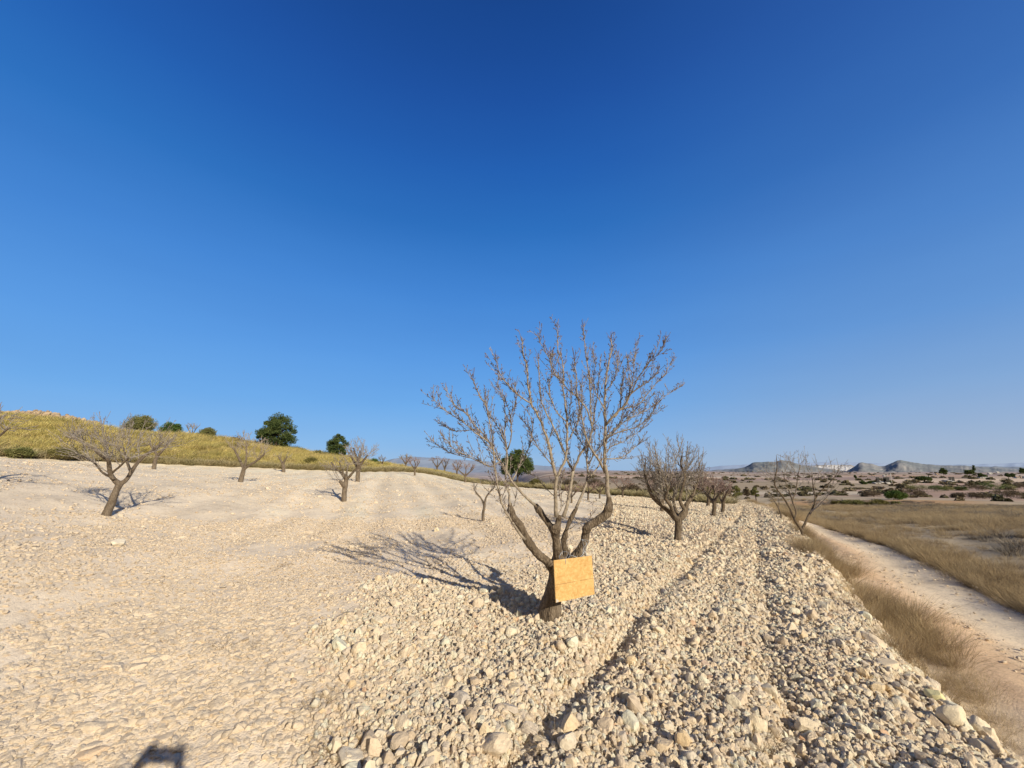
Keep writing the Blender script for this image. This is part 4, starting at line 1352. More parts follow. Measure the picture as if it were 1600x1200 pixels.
def orchard():
    # leaning tree on the left
    b = hit(168, 806)
    print('left tree', b)
    almond('spreading bare almond with a leaning trunk, in the left of the field', b,
           px_limb(b, [(163, 812, 13), (168, 800, 12), (175, 784, 10.5), (181, 768, 9), (187, 757, 8.5)], 0, .05),
           [px_limb(b, [(187, 757, 8), (177, 748, 6.5), (172, 738, 6), (170, 722, 5.5), (168, 716, 3)], .05, -.3),
            px_limb(b, [(187, 757, 7.5), (197, 750, 6), (205, 738, 5.5), (214, 724, 5), (226, 712, 4.5), (240, 703, 4), (255, 690, 3)], .05, .3),
            px_limb(b, [(178, 748, 4), (160, 738, 3), (148, 724, 2.6), (135, 714, 2)], -.1, .4),
            px_limb(b, [(176, 738, 3.5), (188, 728, 3), (200, 716, 2.4)], -.1, -.5),
            px_limb(b, [(170, 722, 4), (150, 705, 3), (130, 692, 2.4), (110, 682, 1.6)], -.2, -.4),
            px_limb(b, [(205, 738, 4), (198, 720, 3), (193, 700, 2)], .2, .5)],
           px_env(b, 96, 280, 652, 722, .8), 31, n2=34, n3=6, tr=.0042, dens=7, bark=BARK2, twig_mats=BROWN)
    # tree whose crown reaches in at the left border
    b = hit(-45, 756)
    almond('bare almond whose outer branches reach in at the left border', b,
           px_limb(b, [(-45, 760, 10), (-43, 735, 9), (-40, 712, 8)], 0, 0),
           [px_limb(b, [(-40, 712, 7), (-20, 695, 5), (0, 680, 4), (15, 668, 2)], 0, -.3), px_limb(b, [(-40, 712, 7), (-55, 690, 5), (-75, 670, 3)], 0, .4),
            px_limb(b, [(-40, 712, 6), (-30, 685, 5), (-10, 662, 4), (10, 648, 2)], 0, .6), px_limb(b, [(-40, 712, 6), (-48, 680, 4), (-50, 655, 2)], 0, -.4)],
           px_env(b, -125, 48, 628, 700, .8), 32, n2=18, n3=4, tr=.006, dens=3, twig_mats=BROWN)
    b = hit(240, 733)
    almond('stumpy bare almond behind the leaning tree, at the slope foot', b,
           px_limb(b, [(240, 735, 6), (242, 722, 5), (246, 712, 4.5)], 0, 0),
           [px_limb(b, [(246, 712, 4), (240, 702, 3), (233, 692, 2)], 0, .3), px_limb(b, [(246, 712, 4), (256, 702, 3), (262, 692, 2)], 0, -.3)],
           px_env(b, 215, 275, 668, 708), 33, n2=12, n3=4, tr=.008, dens=2, twig_mats=BROWN, vox=.035)
    b = hit(376, 753)
    almond('open bare almond with trunk leaning right, below the big pine', b,
           px_limb(b, [(375, 756, 6.5), (378, 744, 5.5), (381, 733, 5)], 0, 0),
           [px_limb(b, [(381, 733, 4), (376, 722, 3), (369, 708, 2.4), (364, 698, 1.5)], 0, .4), px_limb(b, [(381, 733, 4), (393, 725, 3.2), (405, 717, 2.8), (414, 708, 1.8)], 0, -.3),
            px_limb(b, [(381, 733, 3.5), (385, 716, 2.4), (385, 690, 1.6)], 0, .1)],
           px_env(b, 346, 420, 672, 722), 34, n2=22, n3=5, tr=.007, dens=3, vox=.03)
    b = hit(443, 738)
    almond('small stunted bare almond at the foot of the grass slope', b,
           px_limb(b, [(443, 740, 4.5), (443, 731, 4), (442, 725, 3.5)], 0, 0),
           [px_limb(b, [(442, 725, 3), (438, 718, 2), (434, 712, 1.3)], 0, .3), px_limb(b, [(442, 725, 3), (446, 718, 2), (449, 712, 1.3)], 0, -.3)],
           px_env(b, 425, 460, 706, 722), 35, n2=8, n3=3, tr=.009, dens=1, twig_mats=BROWN, vox=.04)
    b = hit(538, 783)
    almond('short bare almond with a dark stubby knot on its straight trunk', b,
           px_limb(b, [(537, 786, 7), (538, 770, 6), (540, 757, 5.8), (541, 750, 5)], 0, 0),
           [px_limb(b, [(538, 760, 5), (534, 755, 4.5), (531, 752, 3.6)], -.05, -.2), px_limb(b, [(541, 750, 3.6), (532, 738, 2.8), (524, 731, 2.2), (518, 722, 1.5)], 0, .3),
            px_limb(b, [(541, 750, 3.6), (549, 741, 3), (556, 733, 2.4), (564, 724, 1.6)], 0, -.3), px_limb(b, [(541, 750, 3.4), (542, 736, 2.4), (545, 724, 1.5)], 0, .4), px_limb(b, [(541, 750, 3.2), (536, 738, 2.2), (530, 722, 1.4)], 0, -.5)],
           px_env(b, 500, 588, 710, 745), 36, n2=20, n3=4, tr=.005, dens=4, vox=.025, twig_mats=BROWN)
    b = hit(559, 753)
    almond('pale twiggy almond with rounded crown beside the smaller pine', b,
           px_limb(b, [(559, 756, 5.5), (559, 744, 5), (560, 733, 4.6)], 0, 0),
           [px_limb(b, [(560, 733, 4), (554, 722, 3), (547, 711, 2)], 0, .3), px_limb(b, [(560, 733, 4), (566, 722, 3), (575, 711, 2)], 0, -.4), px_limb(b, [(560, 733, 3.6), (561, 718, 2.6), (563, 704, 1.6)], 0, .2),
            px_limb(b, [(560, 733, 3), (558, 718, 2.2), (552, 700, 1.4)], 0, -.5)],
           px_env(b, 534, 592, 682, 728), 37, n2=34, n3=7, tr=.006, dens=5, vox=.03)
    b = hit(755, 814)
    almond('thin young almond with twisted stem, left of the main tree', b,
           px_limb(b, [(755, 816, 4), (755, 803, 3.3), (757, 790, 3)], 0, 0),
           [px_limb(b, [(757, 790, 2.6), (752, 779, 2), (745, 771, 1.7), (741, 764, 1.1)], 0, .15), px_limb(b, [(757, 790, 2.6), (759, 778, 2), (766, 768, 1.9), (772, 762, 1.5), (774, 752, 1)], 0, -.2)],
           px_env(b, 735, 782, 745, 772), 38, n2=14, n3=4, tr=.0036, dens=8, vox=.015, twig_mats=BROWN)
    # dense tree right of centre
    b = hit(1059, 846)
    print('dense tree', b)
    almond('dense bare almond with straight stout trunk, beyond the board', b,
           px_limb(b, [(1058, 850, 10), (1059, 835, 8.5), (1060, 820, 8.5), (1060, 808, 10)], 0, 0),
           [px_limb(b, [(1058, 812, 8), (1050, 804, 6.5), (1043, 797, 6), (1030, 786, 5.5), (1019, 774, 5), (1011, 755, 3), (1006, 735, 2)], -.05, -.2),
            px_limb(b, [(1056, 810, 7), (1051, 800, 5), (1047, 789, 4.4), (1040, 778, 3.6), (1043, 765, 2.6), (1038, 748, 1.8)], -.1, -.6),
            px_limb(b, [(1062, 810, 8), (1066, 802, 6), (1069, 795, 5), (1062, 781, 4), (1067, 760, 3), (1070, 743, 2.5), (1064, 726, 2), (1066, 710, 1.4)], 0, -.1),
            px_limb(b, [(1064, 810, 7), (1071, 802, 6), (1073, 788, 5.4), (1081, 776, 4.6), (1087, 762, 2.4), (1092, 745, 1.6)], .05, .3),
            px_limb(b, [(1060, 810, 6), (1055, 795, 4), (1052, 780, 3), (1056, 760, 2)], .1, .7),
            px_limb(b, [(1030, 786, 4), (1035, 770, 2.6), (1028, 750, 1.8)], -.1, .5)],
           px_env(b, 990, 1106, 676, 778, .9), 39, n2=66, n3=8, tr=.0038, dens=9, bark=BARK)
    # thin two-stemmed tree at the field edge
    b = hit(1255, 839)
    print('edge tree', b)
    almond('slender two stemmed almond at the field edge beside the track', b,
           px_limb(b, [(1256, 842, 4), (1254, 835, 3.8), (1252, 828, 4.2)], 0, 0),
           [px_limb(b, [(1252, 828, 3.8), (1242, 813, 3.2), (1234, 794, 2.6), (1223, 776, 2.3), (1213, 763, 2), (1210, 752, 1.7), (1214, 731, 1.3), (1213, 710, .9)], 0, -.3),
            px_limb(b, [(1241, 811, 2.4), (1244, 800, 2), (1239, 786, 1.9), (1235, 773, 1.7), (1228, 755, 1.2), (1222, 735, .9)], -.1, .2),
            px_limb(b, [(1238, 782, 1.8), (1244, 765, 1.4), (1246, 747, 1.1), (1250, 728, .8)], .05, .4),
            px_limb(b, [(1252, 829, 3.8), (1258, 818, 3), (1262, 808, 2.8), (1270, 794, 2.4), (1274, 778, 2.1), (1271, 763, 1.6), (1268, 742, 1.1)], 0, .1),
            px_limb(b, [(1273, 782, 2), (1280, 770, 1.6), (1292, 758, 1.4), (1304, 745, 1.1), (1312, 732, .8)], .1, -.3)],
           px_env(b, 1196, 1318, 706, 768, .8), 40, n2=34, n3=5, tr=.0036, dens=3, twig_mats=BROWN, bark=BARK, vox=.014)
    b = hit(1220, 811)
    almond('leaning bare sapling left of the two stemmed tree', b,
           px_limb(b, [(1221, 813, 2.4), (1220, 804, 1.8), (1217, 795, 1.6)], 0, 0), [px_limb(b, [(1217, 795, 1.5), (1212, 786, 1.3), (1206, 777, 1)], 0, .1), px_limb(b, [(1217, 795, 1.2), (1217, 783, 1), (1214, 772, .7)], 0, .3)],
           px_env(b, 1190, 1226, 762, 785), 41, n2=9, n3=3, tr=.005, dens=2, twig_mats=BROWN, vox=.015)
    # the row further back
    for i, (px, py, top, x0, x1, tr_px, lab, mats) in enumerate([
            (1115, 806, 738, 1078, 1142, 6, 'low reddish almond with forked dark trunk, nearest of the row behind the dense tree', PINK),
            (1129, 801, 748, 1108, 1148, 5, 'low reddish almond with two dark trunks, at the row end near the track', PINK),
            (1106, 791, 740, 1082, 1130, 4.5, 'low reddish almond half hidden behind the forked trunk almond', PINK),
            (1034, 799, 735, 1000, 1066, 5, 'almond hidden behind the dense tree, only lower trunk clear', PINK)]):
        b = hit(px, py)
        f = py - (py - top) * .33
        w = x1 - x0
        almond(lab, b, px_limb(b, [(px, py + 2, tr_px), (px + 1, (py + f) / 2, tr_px * .85), (px + 1, f, tr_px * .8)], 0, 0),
               [px_limb(b, [(px, f + 2, tr_px * .7), (px - w * .14, f - 10, tr_px * .5), (px - w * .28, f - 20, tr_px * .3)], 0, .4), px_limb(b, [(px, f + 2, tr_px * .7), (px + w * .12, f - 10, tr_px * .5), (px + w * .26, f - 20, tr_px * .3)], 0, -.4),
                px_limb(b, [(px, f, tr_px * .6), (px + 2, f - 16, tr_px * .4), (px - 3, f - 28, tr_px * .2)], 0, .5)],
               px_env(b, x0, x1, top, f - 4, .9), 50 + i, n2=34, n3=6, tr=.0062, dens=4, twig_mats=mats, vox=.028, bark=BARK)
    far = [(973, 777, 745, 948, 992, 2.6, None, 'wide forked far almond right of the main tree', PINK),
           (937, 779, 750, 922, 954, 2.4, None, 'far almond with V shaped fork, left of the wide forked one', PINK),
           (919, 781, 752, 900, 934, 2.6, None, 'far almond seen between the two right limbs of the main tree', PINK),
           (893, 786, 757, 876, 908, 2.6, None, 'far almond seen just right of the centre limb', PINK),
           (727, 754, 722, 704, 748, 2.6, None, 'far pinkish almond left of the main tree crown', PINK),
           (648, 743, 713, 630, 657, 2.2, None, 'far almond with pink top, standing inside the field border', PINK),
           (634, 735, 708, 621, 646, 2.2, 50, 'far grey almond just left of the pink topped one', MIXED),
           (683, 738, 713, 668, 696, 2.2, 56, 'left one of two far almonds close together at the border', PINK),
           (695, 740, 714, 688, 706, 2, 58, 'right one of two far almonds close together at the border', PINK),
           (714, 743, 718, 703, 724, 2, 56, 'small far almond just left of the pinkish far almond', PINK),
           (300, 682, 660, 288, 314, 2, 47, 'grey leafless tree on the hilltop between two green shrubs', MIXED),
           (597, 730, 716, 588, 606, 1.4, 52, 'tiny bare bush on the low rubble heap', BROWN)]
    for i, (px, py, top, x0, x1, tr_px, Y, lab, mats) in enumerate(far):
        if Y is None: b = hit(px, py)
        else:
            b = at(px, py, Y); b.z = hz(b.x, b.y)
            py = 600 - F * ((b.z - CZ) * cp - b.y * sp) / (b.y * cp + (b.z - CZ) * sp)
        f = py - (py - top) * .36
        w = x1 - x0
        almond(lab, b, px_limb(b, [(px, py + 1, tr_px), (px, (py + f) / 2, tr_px * .8), (px, f, tr_px * .8)], 0, 0),
               [px_limb(b, [(px, f + 1, tr_px * .8), (px - w * .16, f - 5, tr_px * .5), (px - w * .3, f - 11, tr_px * .3)], 0, .4), px_limb(b, [(px, f + 1, tr_px * .8), (px + w * .16, f - 5, tr_px * .5), (px + w * .3, f - 11, tr_px * .3)], 0, -.4),
                px_limb(b, [(px, f, tr_px * .6), (px + 1, f - 8, tr_px * .4), (px - 1, f - 14, tr_px * .25)], 0, .5)],
               px_env(b, x0, x1, top, f - 1, .9), 70 + i, n2=18, n3=5, tr=.011, dens=1.5, twig_mats=mats, vox=.05, bark=BARK, cat='tree' if 'bush' not in lab else 'bush',
               name='almond_tree' if 'almond' in lab else ('bare_tree' if 'tree' in lab else 'bare_bush'))


orchard()

# ------------------------------------------------------------------ evergreen trees and shrubs
def leaf_mat(name, c1, c2, c3, scale=3.0):
    m, nt, b = new_mat(name, .75)
    g = N(nt, 'ShaderNodeTexCoord')
    nz = N(nt, 'ShaderNodeTexNoise', i_Scale=scale, i_Detail=4, i_Roughness=.7); L(nt, g.outputs['Object'], nz.inputs['Vector'])
    rp = ramp(nt, [(.3, c1), (.5, c2), (.7, c3)]); L(nt, nz.outputs['Fac'], rp.inputs[0])
    L(nt, rp.outputs[0], b.inputs['Base Color'])
    tr = N(nt, 'ShaderNodeBsdfTranslucent'); L(nt, rp.outputs[0], tr.inputs[0])
    ms = N(nt, 'ShaderNodeMixShader'); ms.inputs[0].default_value = .2
    L(nt, b.outputs[0], ms.inputs[1]); L(nt, tr.outputs[0], ms.inputs[2]); L(nt, ms.outputs[0], nt.nodes['Material Output'].inputs[0])
    return m


M_PINE = leaf_mat('pine_needles', (.040, .064, .022), (.09, .125, .04), (.18, .20, .065), 1.6)
M_SHRUB = leaf_mat('olive_leaves', (.11, .12, .04), (.21, .21, .075), (.32, .29, .13), 2.5)
M_BRIGHT = leaf_mat('bright_leaves', (.05, .09, .022), (.10, .16, .04), (.18, .23, .07), 2.5)
M_BROWN = leaf_mat('brown_scrub', (.09, .07, .045), (.15, .115, .075), (.22, .17, .11), 2.5)
M_YELLOW = leaf_mat('yellow_scrub', (.10, .095, .03), (.19, .17, .055), (.27, .235, .09), 2.5)
M_TRUNK = bark_mat('pine_bark', (.07, .05, .04), (.14, .10, .075), (.20, .15, .11), 8)


def leafy(name, label, cat, base, w, h, dpt, clear, mat, seed, clumps=40, per=220, leaf=.06, group=None, blob=.2, elong=2.2, trunk_r=.08, dist=60, trunks=1, shape=0.0, flatbase=.0):
    """crown = many needle/leaf sized faces grouped in clumps inside an ellipsoid; trunk + limbs below"""
    root = empty(name, base, label, cat, group)
    r_ = np.random.default_rng(seed)
    cz = clear + (h - clear) / 2; rz = (h - clear) / 2
    tk = MB()
    pr = random.Random(seed)
    cents = []
    while len(cents) < clumps:
        u = r_.normal(0, 1, 3); u /= np.linalg.norm(u)
        s = r_.uniform(.35, 1.0) ** .5 * (1 - blob * .8)
        if u[2] < -.55 - flatbase: continue
        taper = 1 - shape * max(0, u[2] * s)
        cents.append(np.array([u[0] * w / 2 * s * taper, u[1] * dpt / 2 * s * taper, cz + u[2] * rz * s]))
    cents = np.array(cents)
    for t in range(trunks):
        a = pr.uniform(0, 6.28); o = .0 if trunks == 1 else .12 * w
        b0 = Vector((math.cos(a) * o, math.sin(a) * o, -.15)); tp = Vector((pr.uniform(-.06, .06) * w, pr.uniform(-.06, .06) * w, cz + rz * .3))
        q = smooth_path([b0, b0.lerp(tp, .5) + Vector((pr.uniform(-.04, .04) * w, 0, 0)), tp], 4)
        tk.tube(q, [trunk_r * (1 - .7 * i / (len(q) - 1)) for i in range(len(q))], 7)
        for c in cents[t::max(trunks, clumps // 14)]:
            k = pr.randint(len(q) // 3, len(q) - 2)
            tk.tube([q[k], q[k].lerp(Vector(c), .5) + Vector((0, 0, .04 * h)), Vector(c)], [trunk_r * .4, trunk_r * .25, trunk_r * .1], 5)
    tk.obj('trunk', M_TRUNK, root)
    n = clumps * per
    k = r_.integers(0, clumps, n)
    br = blob * w * r_.uniform(.5, 1.4, clumps)
    d = r_.normal(0, 1, (n, 3)); d /= np.linalg.norm(d, axis=1)[:, None]
    rr = r_.random(n) ** .45
    p = cents[k] + d * (br[k] * rr)[:, None] * np.array([1, 1, .72])
    t1 = d + r_.normal(0, .7, (n, 3)) + np.array([0, 0, .3]); t1 /= np.linalg.norm(t1, axis=1)[:, None]
    t2 = np.cross(t1, r_.normal(0, 1, (n, 3))); t2 /= np.linalg.norm(t2, axis=1)[:, None]
    lf = leaf * r_.uniform(.6, 1.4, n)[:, None]
    a = p - t1 * lf * elong * .5; b = p + t2 * lf * .5; c = p + t1 * lf * elong * .5; e = p - t2 * lf * .5
    V = np.stack([a, b, c, e], 1).reshape(-1, 3)
    me = bpy.data.meshes.new('crown')
    me.vertices.add(4 * n); me.vertices.foreach_set('co', V.reshape(-1).astype(np.float32))
    me.loops.add(4 * n); me.loops.foreach_set('vertex_index', np.arange(4 * n, dtype=np.int32))
    me.polygons.add(n); me.polygons.foreach_set('loop_start', (np.arange(n) * 4).astype(np.int32)); me.polygons.foreach_set('loop_total', np.full(n, 4, np.int32))
    me.update(calc_edges=True); me.materials.append(mat)
    oc = bpy.data.objects.new('crown', me); COL.objects.link(oc); oc.parent = root
    return root


def on_ground(px, Y):
    a, _ = ray(px, 720); x = a * Y
    return Vector((x, Y, hz(x, Y)))


def py_of(v):
    return 600 - F * ((v.z - CZ) * cp - v.y * sp) / (v.y * cp + (v.z - CZ) * sp)


def evergreens():
    def put(name, label, cat, px, Y, wpx, top, mat, seed, clear=.0, group=None, **kw):
        b = on_ground(px, Y)
        w = at(px + wpx / 2, 720, Y).x - at(px - wpx / 2, 720, Y).x
        h = at(px, top, Y).z - b.z
        h = max(h, w * .35)
        return leafy(name, label, cat, b, w, h, kw.pop('dr', .9) * w, clear * h, mat, seed, group=group, dist=Y, **kw)
    G = 'evergreens on the slope above the field'
    put('pine_tree', 'largest dark green pine with broad rounded crown on the ridge', 'tree', 429, 50, 60, 647, M_PINE, 1, .02, G, flatbase=.35, clumps=84, per=230, leaf=.075, blob=.115, trunk_r=.2, elong=2.6)
    put('pine_tree', 'smaller upright dark pine at the low end of the slope', 'tree', 525, 52, 33, 677, M_PINE, 2, .0, G, flatbase=.35, clumps=52, per=220, leaf=.07, blob=.14, trunk_r=.14, elong=2.6, shape=.25)
    put('pine_tree', 'dark pine showing through the left branches of the main almond', 'tree', 808, 40, 50, 702, M_PINE, 3, .14, G, clumps=70, per=300, leaf=.06, blob=.16, trunk_r=.12, elong=3, shape=.3)
    put('round_shrub', 'largest olive green shrub on the hilltop, behind the leaning almond', 'shrub', 208, 43, 42, 648, M_SHRUB, 4, .0, G, clumps=55, per=260, leaf=.05, blob=.18, trunk_r=.07, trunks=3)
    put('round_shrub', 'bright green shrub on the hilltop, right of the largest one', 'shrub', 260, 44, 31, 660, M_BRIGHT, 5, .0, G, clumps=40, per=240, leaf=.055, blob=.2, trunk_r=.06, trunks=3)
    put('round_shrub', 'olive shrub beside the grey leafless tree on the hilltop', 'shrub', 316, 46, 27, 667, M_SHRUB, 6, .0, G, clumps=36, per=220, leaf=.05, blob=.2, trunk_r=.06, trunks=3)
    put('low_shrub', 'low dark brown shrub on the ridge left of the big pine', 'shrub', 361, 48, 32, 683, M_BROWN, 7, .0, G, clumps=26, per=200, leaf=.05, blob=.2, trunk_r=.05, trunks=3)
    put('low_shrub', 'low grey brown shrub at the foot of the big pine', 'shrub', 394, 48, 22, 694, M_BROWN, 8, .0, G, clumps=22, per=180, leaf=.05, blob=.22, trunk_r=.05, trunks=3)
    put('low_shrub', 'flat dark green shrubs trailing right of the big pine', 'shrub', 462, 51, 30, 701, M_PINE, 9, .0, G, clumps=24, per=180, leaf=.05, blob=.2, trunk_r=.05, trunks=3)
    put('low_shrub', 'yellowish shrub left of the smaller pine', 'shrub', 500, 50, 28, 704, M_YELLOW, 10, .0, G, clumps=26, per=180, leaf=.05, blob=.2, trunk_r=.04, trunks=3)
    put('low_shrub', 'rounded golden bush at the field border below the smaller pine', 'shrub', 485, 39.2, 26, 716, M_YELLOW, 11, .0, G, clumps=26, per=200, leaf=.05, blob=.2, trunk_r=.04, trunks=3)
    put('low_shrub', 'small green bush right of the pale twiggy almond', 'shrub', 583, 51, 17, 717, M_BRIGHT, 12, .0, G, clumps=20, per=180, leaf=.05, blob=.22, trunk_r=.04, trunks=3)
    put('low_shrub', 'small dark bush on the skyline left of the largest shrub', 'shrub', 135, 42, 15, 661, M_SHRUB, 13, .0, G, clumps=14, per=150, leaf=.05, blob=.24, trunk_r=.04, trunks=2)
    put('low_shrub', 'dark green clump at the slope foot near the left border', 'shrub', 27, 23.0, 34, 700, M_SHRUB, 14, .0, G, clumps=24, per=200, leaf=.035, blob=.2, trunk_r=.03, trunks=3)
    put('low_shrub', 'olive clump at the slope foot left of the leaning almond', 'shrub', 92, 25.0, 40, 700, M_YELLOW, 15, .0, G, clumps=26, per=200, leaf=.035, blob=.2, trunk_r=.03, trunks=3)
    put('low_shrub', 'yellow green bush at the foot of the pine behind the main almond', 'shrub', 836, 38.5, 22, 748, M_YELLOW, 16, .0, G, clumps=22, per=160, leaf=.045, blob=.22, trunk_r=.03, trunks=3)
    # hollow beyond the end of the field
    H = 'shrubs in the hollow beyond the field'
    for i, (px, Y, w, top, m, lab) in enumerate([
            (1145, 46, 14, 757, M_SHRUB, 'dark green bush beyond the row of reddish almonds'), (1174, 48, 12, 758, M_SHRUB, 'rounded olive bush on the bare slope, second from the almonds'),
            (1160, 52, 8, 758, M_BROWN, 'tiny brown bush between the two olive bushes'), (1095, 40, 30, 760, M_YELLOW, 'yellowish thicket behind the reddish almonds'),
            (1005, 37, 24, 766, M_BROWN, 'brown leafless thicket at the end of the field'), (985, 44, 26, 757, M_BROWN, 'hazy brown thicket behind the wide forked far almond'),
            (880, 45, 40, 748, M_BROWN, 'brown thicket seen through the middle of the main tree'), (930, 48, 34, 748, M_BROWN, 'brown thicket seen between the right limbs of the main tree'),
            (1050, 38, 34, 757, M_YELLOW, 'olive thicket seen through the dense almond')]):
        put('low_shrub', lab, 'shrub', px, Y, w, top, m, 100 + i, .0, H, clumps=24, per=150, leaf=.05, blob=.2, trunk_r=.03, trunks=3)
    # plain on the right
    Hh = 'shrubs and trees on the plain'
    put('shrub', 'dense dark green bush standing alone at the foot of the meadow', 'shrub', 1388, 47, 25, 767, M_BRIGHT, 120, .0, Hh, clumps=44, per=260, leaf=.06, blob=.18, trunk_r=.05, trunks=3)
    put('broad_tree', 'dark flat topped tree beside the long low farm building', 'tree', 1437, 150, 19, 745.5, M_PINE, 121, .25, Hh, clumps=50, per=200, leaf=.16, blob=.17, trunk_r=.22)
    for i, (px, Y, w, top, m, lab) in enumerate([
            (1352, 58, 26, 773, M_BROWN, 'brown thicket left of the lone dark green bush'), (1415, 58, 34, 772, M_BROWN, 'grey brown thicket right of the lone dark green bush'),
            (1425, 82, 26, 765, M_SHRUB, 'olive hedge clump behind the lone bush'), (1452, 80, 26, 766, M_PINE, 'dark hedge clump, leftmost of the long hedge'),
            (1470, 84, 18, 765, M_SHRUB, 'olive clump in the long hedge'), (1492, 86, 18, 763, M_PINE, 'taller dark clump in the hedge, right of the olive one'),
            (1516, 86, 24, 765, M_BROWN, 'brown gap filling clump midway along the hedge'), (1540, 88, 34, 762, M_BRIGHT, 'long green clump, the greenest of the hedge'),
            (1566, 90, 22, 762, M_SHRUB, 'olive clump near the right end of the hedge'), (1592, 92, 26, 760, M_BROWN, 'tall reddish brown clump at the right border'),
            (1484, 56, 20, 775, M_BROWN, 'low dark brown mound of scrub below the hedge'), (1515, 54, 26, 775, M_BROWN, 'rusty scrub mound beside the low dark brown one'),
            (1560, 56, 36, 771, M_BROWN, 'wide rusty scrub patch below the right half of the hedge'), (1595, 60, 24, 768, M_YELLOW, 'yellowish scrub at the right border below the hedge'),
            (1297, 37, 16, 789, M_YELLOW, 'golden bush at the red strip, nearest to the two stemmed tree'), (1312, 36.5, 18, 790, M_SHRUB, 'dark low bush at the red strip'),
            (1331, 36, 18, 790, M_SHRUB, 'second dark low bush along the red strip'), (1345, 36.5, 10, 791, M_YELLOW, 'small golden bush between dark ones on the red strip'),
            (1362, 35, 22, 791, M_YELLOW, 'broad yellow green bush at the end of the row on the red strip'), (1388, 35.5, 14, 791, M_SHRUB, 'single dark low bush on the red strip below the lone bush'),
            (1343, 120, 12, 757, M_PINE, 'dark round tree left of the white farmstead'), (1356, 124, 10, 756, M_PINE, 'pointed dark tree left of the white farmstead'),
            (1381, 126, 9, 756, M_PINE, 'dark tree standing right behind the white farmstead'), (1528, 215, 9, 738.5, M_PINE, 'small dark tree by the long low white barn'),
            (1569, 260, 6, 739, M_PINE, 'left one of two small dark trees near the right edge houses'), (1576, 262, 5, 739, M_PINE, 'right one of two small dark trees near the right edge houses'),
            (1519, 900, 3.4, 726, M_PINE, 'lone tree breaking the skyline on the low ridge'), (1593, 520, 6, 730, M_PINE, 'small dark tree on the plain at the right border'),
            (1470, 420, 9, 731, M_PINE, 'dark far trees above the flat topped tree'), (1510, 420, 12, 731, M_PINE, 'dark far trees in the middle of the plain'),
            (1332, 230, 3, 742, M_PINE, 'solitary tiny cypress in the pale fields')]):
        put('low_shrub' if 'tree' not in lab and 'cypress' not in lab else 'broad_tree', lab, 'shrub' if 'tree' not in lab and 'cypress' not in lab else 'tree', px, Y, w, top, m, 130 + i, .0, Hh,
            clumps=20, per=130, leaf=.05 if Y < 100 else .0011 * Y, blob=.2, trunk_r=.03 if Y < 100 else .15, trunks=3 if Y < 100 else 1, dr=.8)


evergreens()

# ------------------------------------------------------------------ far hills
def hill_mat(name):
    m, nt, b = new_mat(name, 1.0)
    col = N(nt, 'ShaderNodeVertexColor', layer_name='Col')
    L(nt, col.outputs[0], b.inputs['Base Color'])
    return m


M_HILL = hill_mat('hill_surface')


def hill(name, prof, D, depth, c1, c2, seed, hz_k=1.0, rough=.12, patch=None, base_py=None):
    """ridge profile [(px,py)] as seen from the field, standing at distance D; body reaches forward and back by `depth`"""
    px = np.array([p[0] for p in prof], float); py = np.array([p[1] for p in prof], float)
    n = 220
    sx = np.linspace(px[0], px[-1], n)
    sy = np.interp(sx, px, py)
    k = np.ones(7) / 7
    sy = np.convolve(np.pad(sy, 3, mode='edge'), k, 'valid')
    sy = sy + (fbm(sx * .11 + seed, sx * 0, 4, seed + 20) - .5) * (2.0 if D < 3000 else 1.2)
    A = np.array([ray(a, b) for a, b in zip(sx, sy)])
    w = np.linspace(-1, 1, 61)
    Yr = D * (1 + 0 * sx)
    X0 = A[:, 0] * D; Z0 = CZ + A[:, 1] * D
    base = CZ - .0285 * D - 8
    X = X0[:, None] + 0 * w[None]
    Y = Yr[:, None] + depth * w[None]
    X = X * (Y / D)
    H = (Z0 - base)[:, None]
    fall = np.clip(1 - np.abs(w[None]), 0, 1)
    gx, gy = X / (depth * .35), Y / (depth * .35)
    rid = 1 - np.abs(fbm(gx, gy, 5, seed) * 2 - 1)
    Z = base + H * (fall ** 1.15) * (1 + rough * (rid - .75) * (1 - fall) * 9) + H * rough * (fbm(gx * 4, gy * 4, 4, seed + 3) - .5) * (fall < .97)
    V = np.stack([X, Y, Z], -1)
    me = grid_mesh(name, V, len(w), n, M_HILL)
    nn = fbm(gx * 2.2, gy * 2.2, 5, seed + 7)[..., None]
    nn = np.clip((nn - .3) / .4, 0, 1)
    col = np.array(c1) * (1 - nn) + np.array(c2) * nn
    spk = fbm(gx * 14, gy * 14, 3, seed + 9)[..., None]
    col = col * (.62 + .76 * spk)
    if patch:
        for x0, x1, f0, f1, pc in patch:
            lx = np.interp(np.arange(n), np.arange(n), sx)[:, None] + (fbm(gx * 5, gy * 5, 3, seed + 11) - .5) * 26
            m_ = sstep(x0, x0 + 5, lx) * sstep(x1, x1 - 5, lx) * sstep(f0, f0 + .05, fall + (spk[..., 0] - .5) * .5) * sstep(f1, f1 - .05, fall + (spk[..., 0] - .5) * .5) * (w[None] < .1)
            col = col * (1 - m_[..., None]) + np.array(pc) * m_[..., None]
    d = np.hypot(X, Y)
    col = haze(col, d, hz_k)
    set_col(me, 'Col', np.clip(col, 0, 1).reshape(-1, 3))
    o = bpy.data.objects.new(name, me); COL.objects.link(o); tag(o, kind='structure')


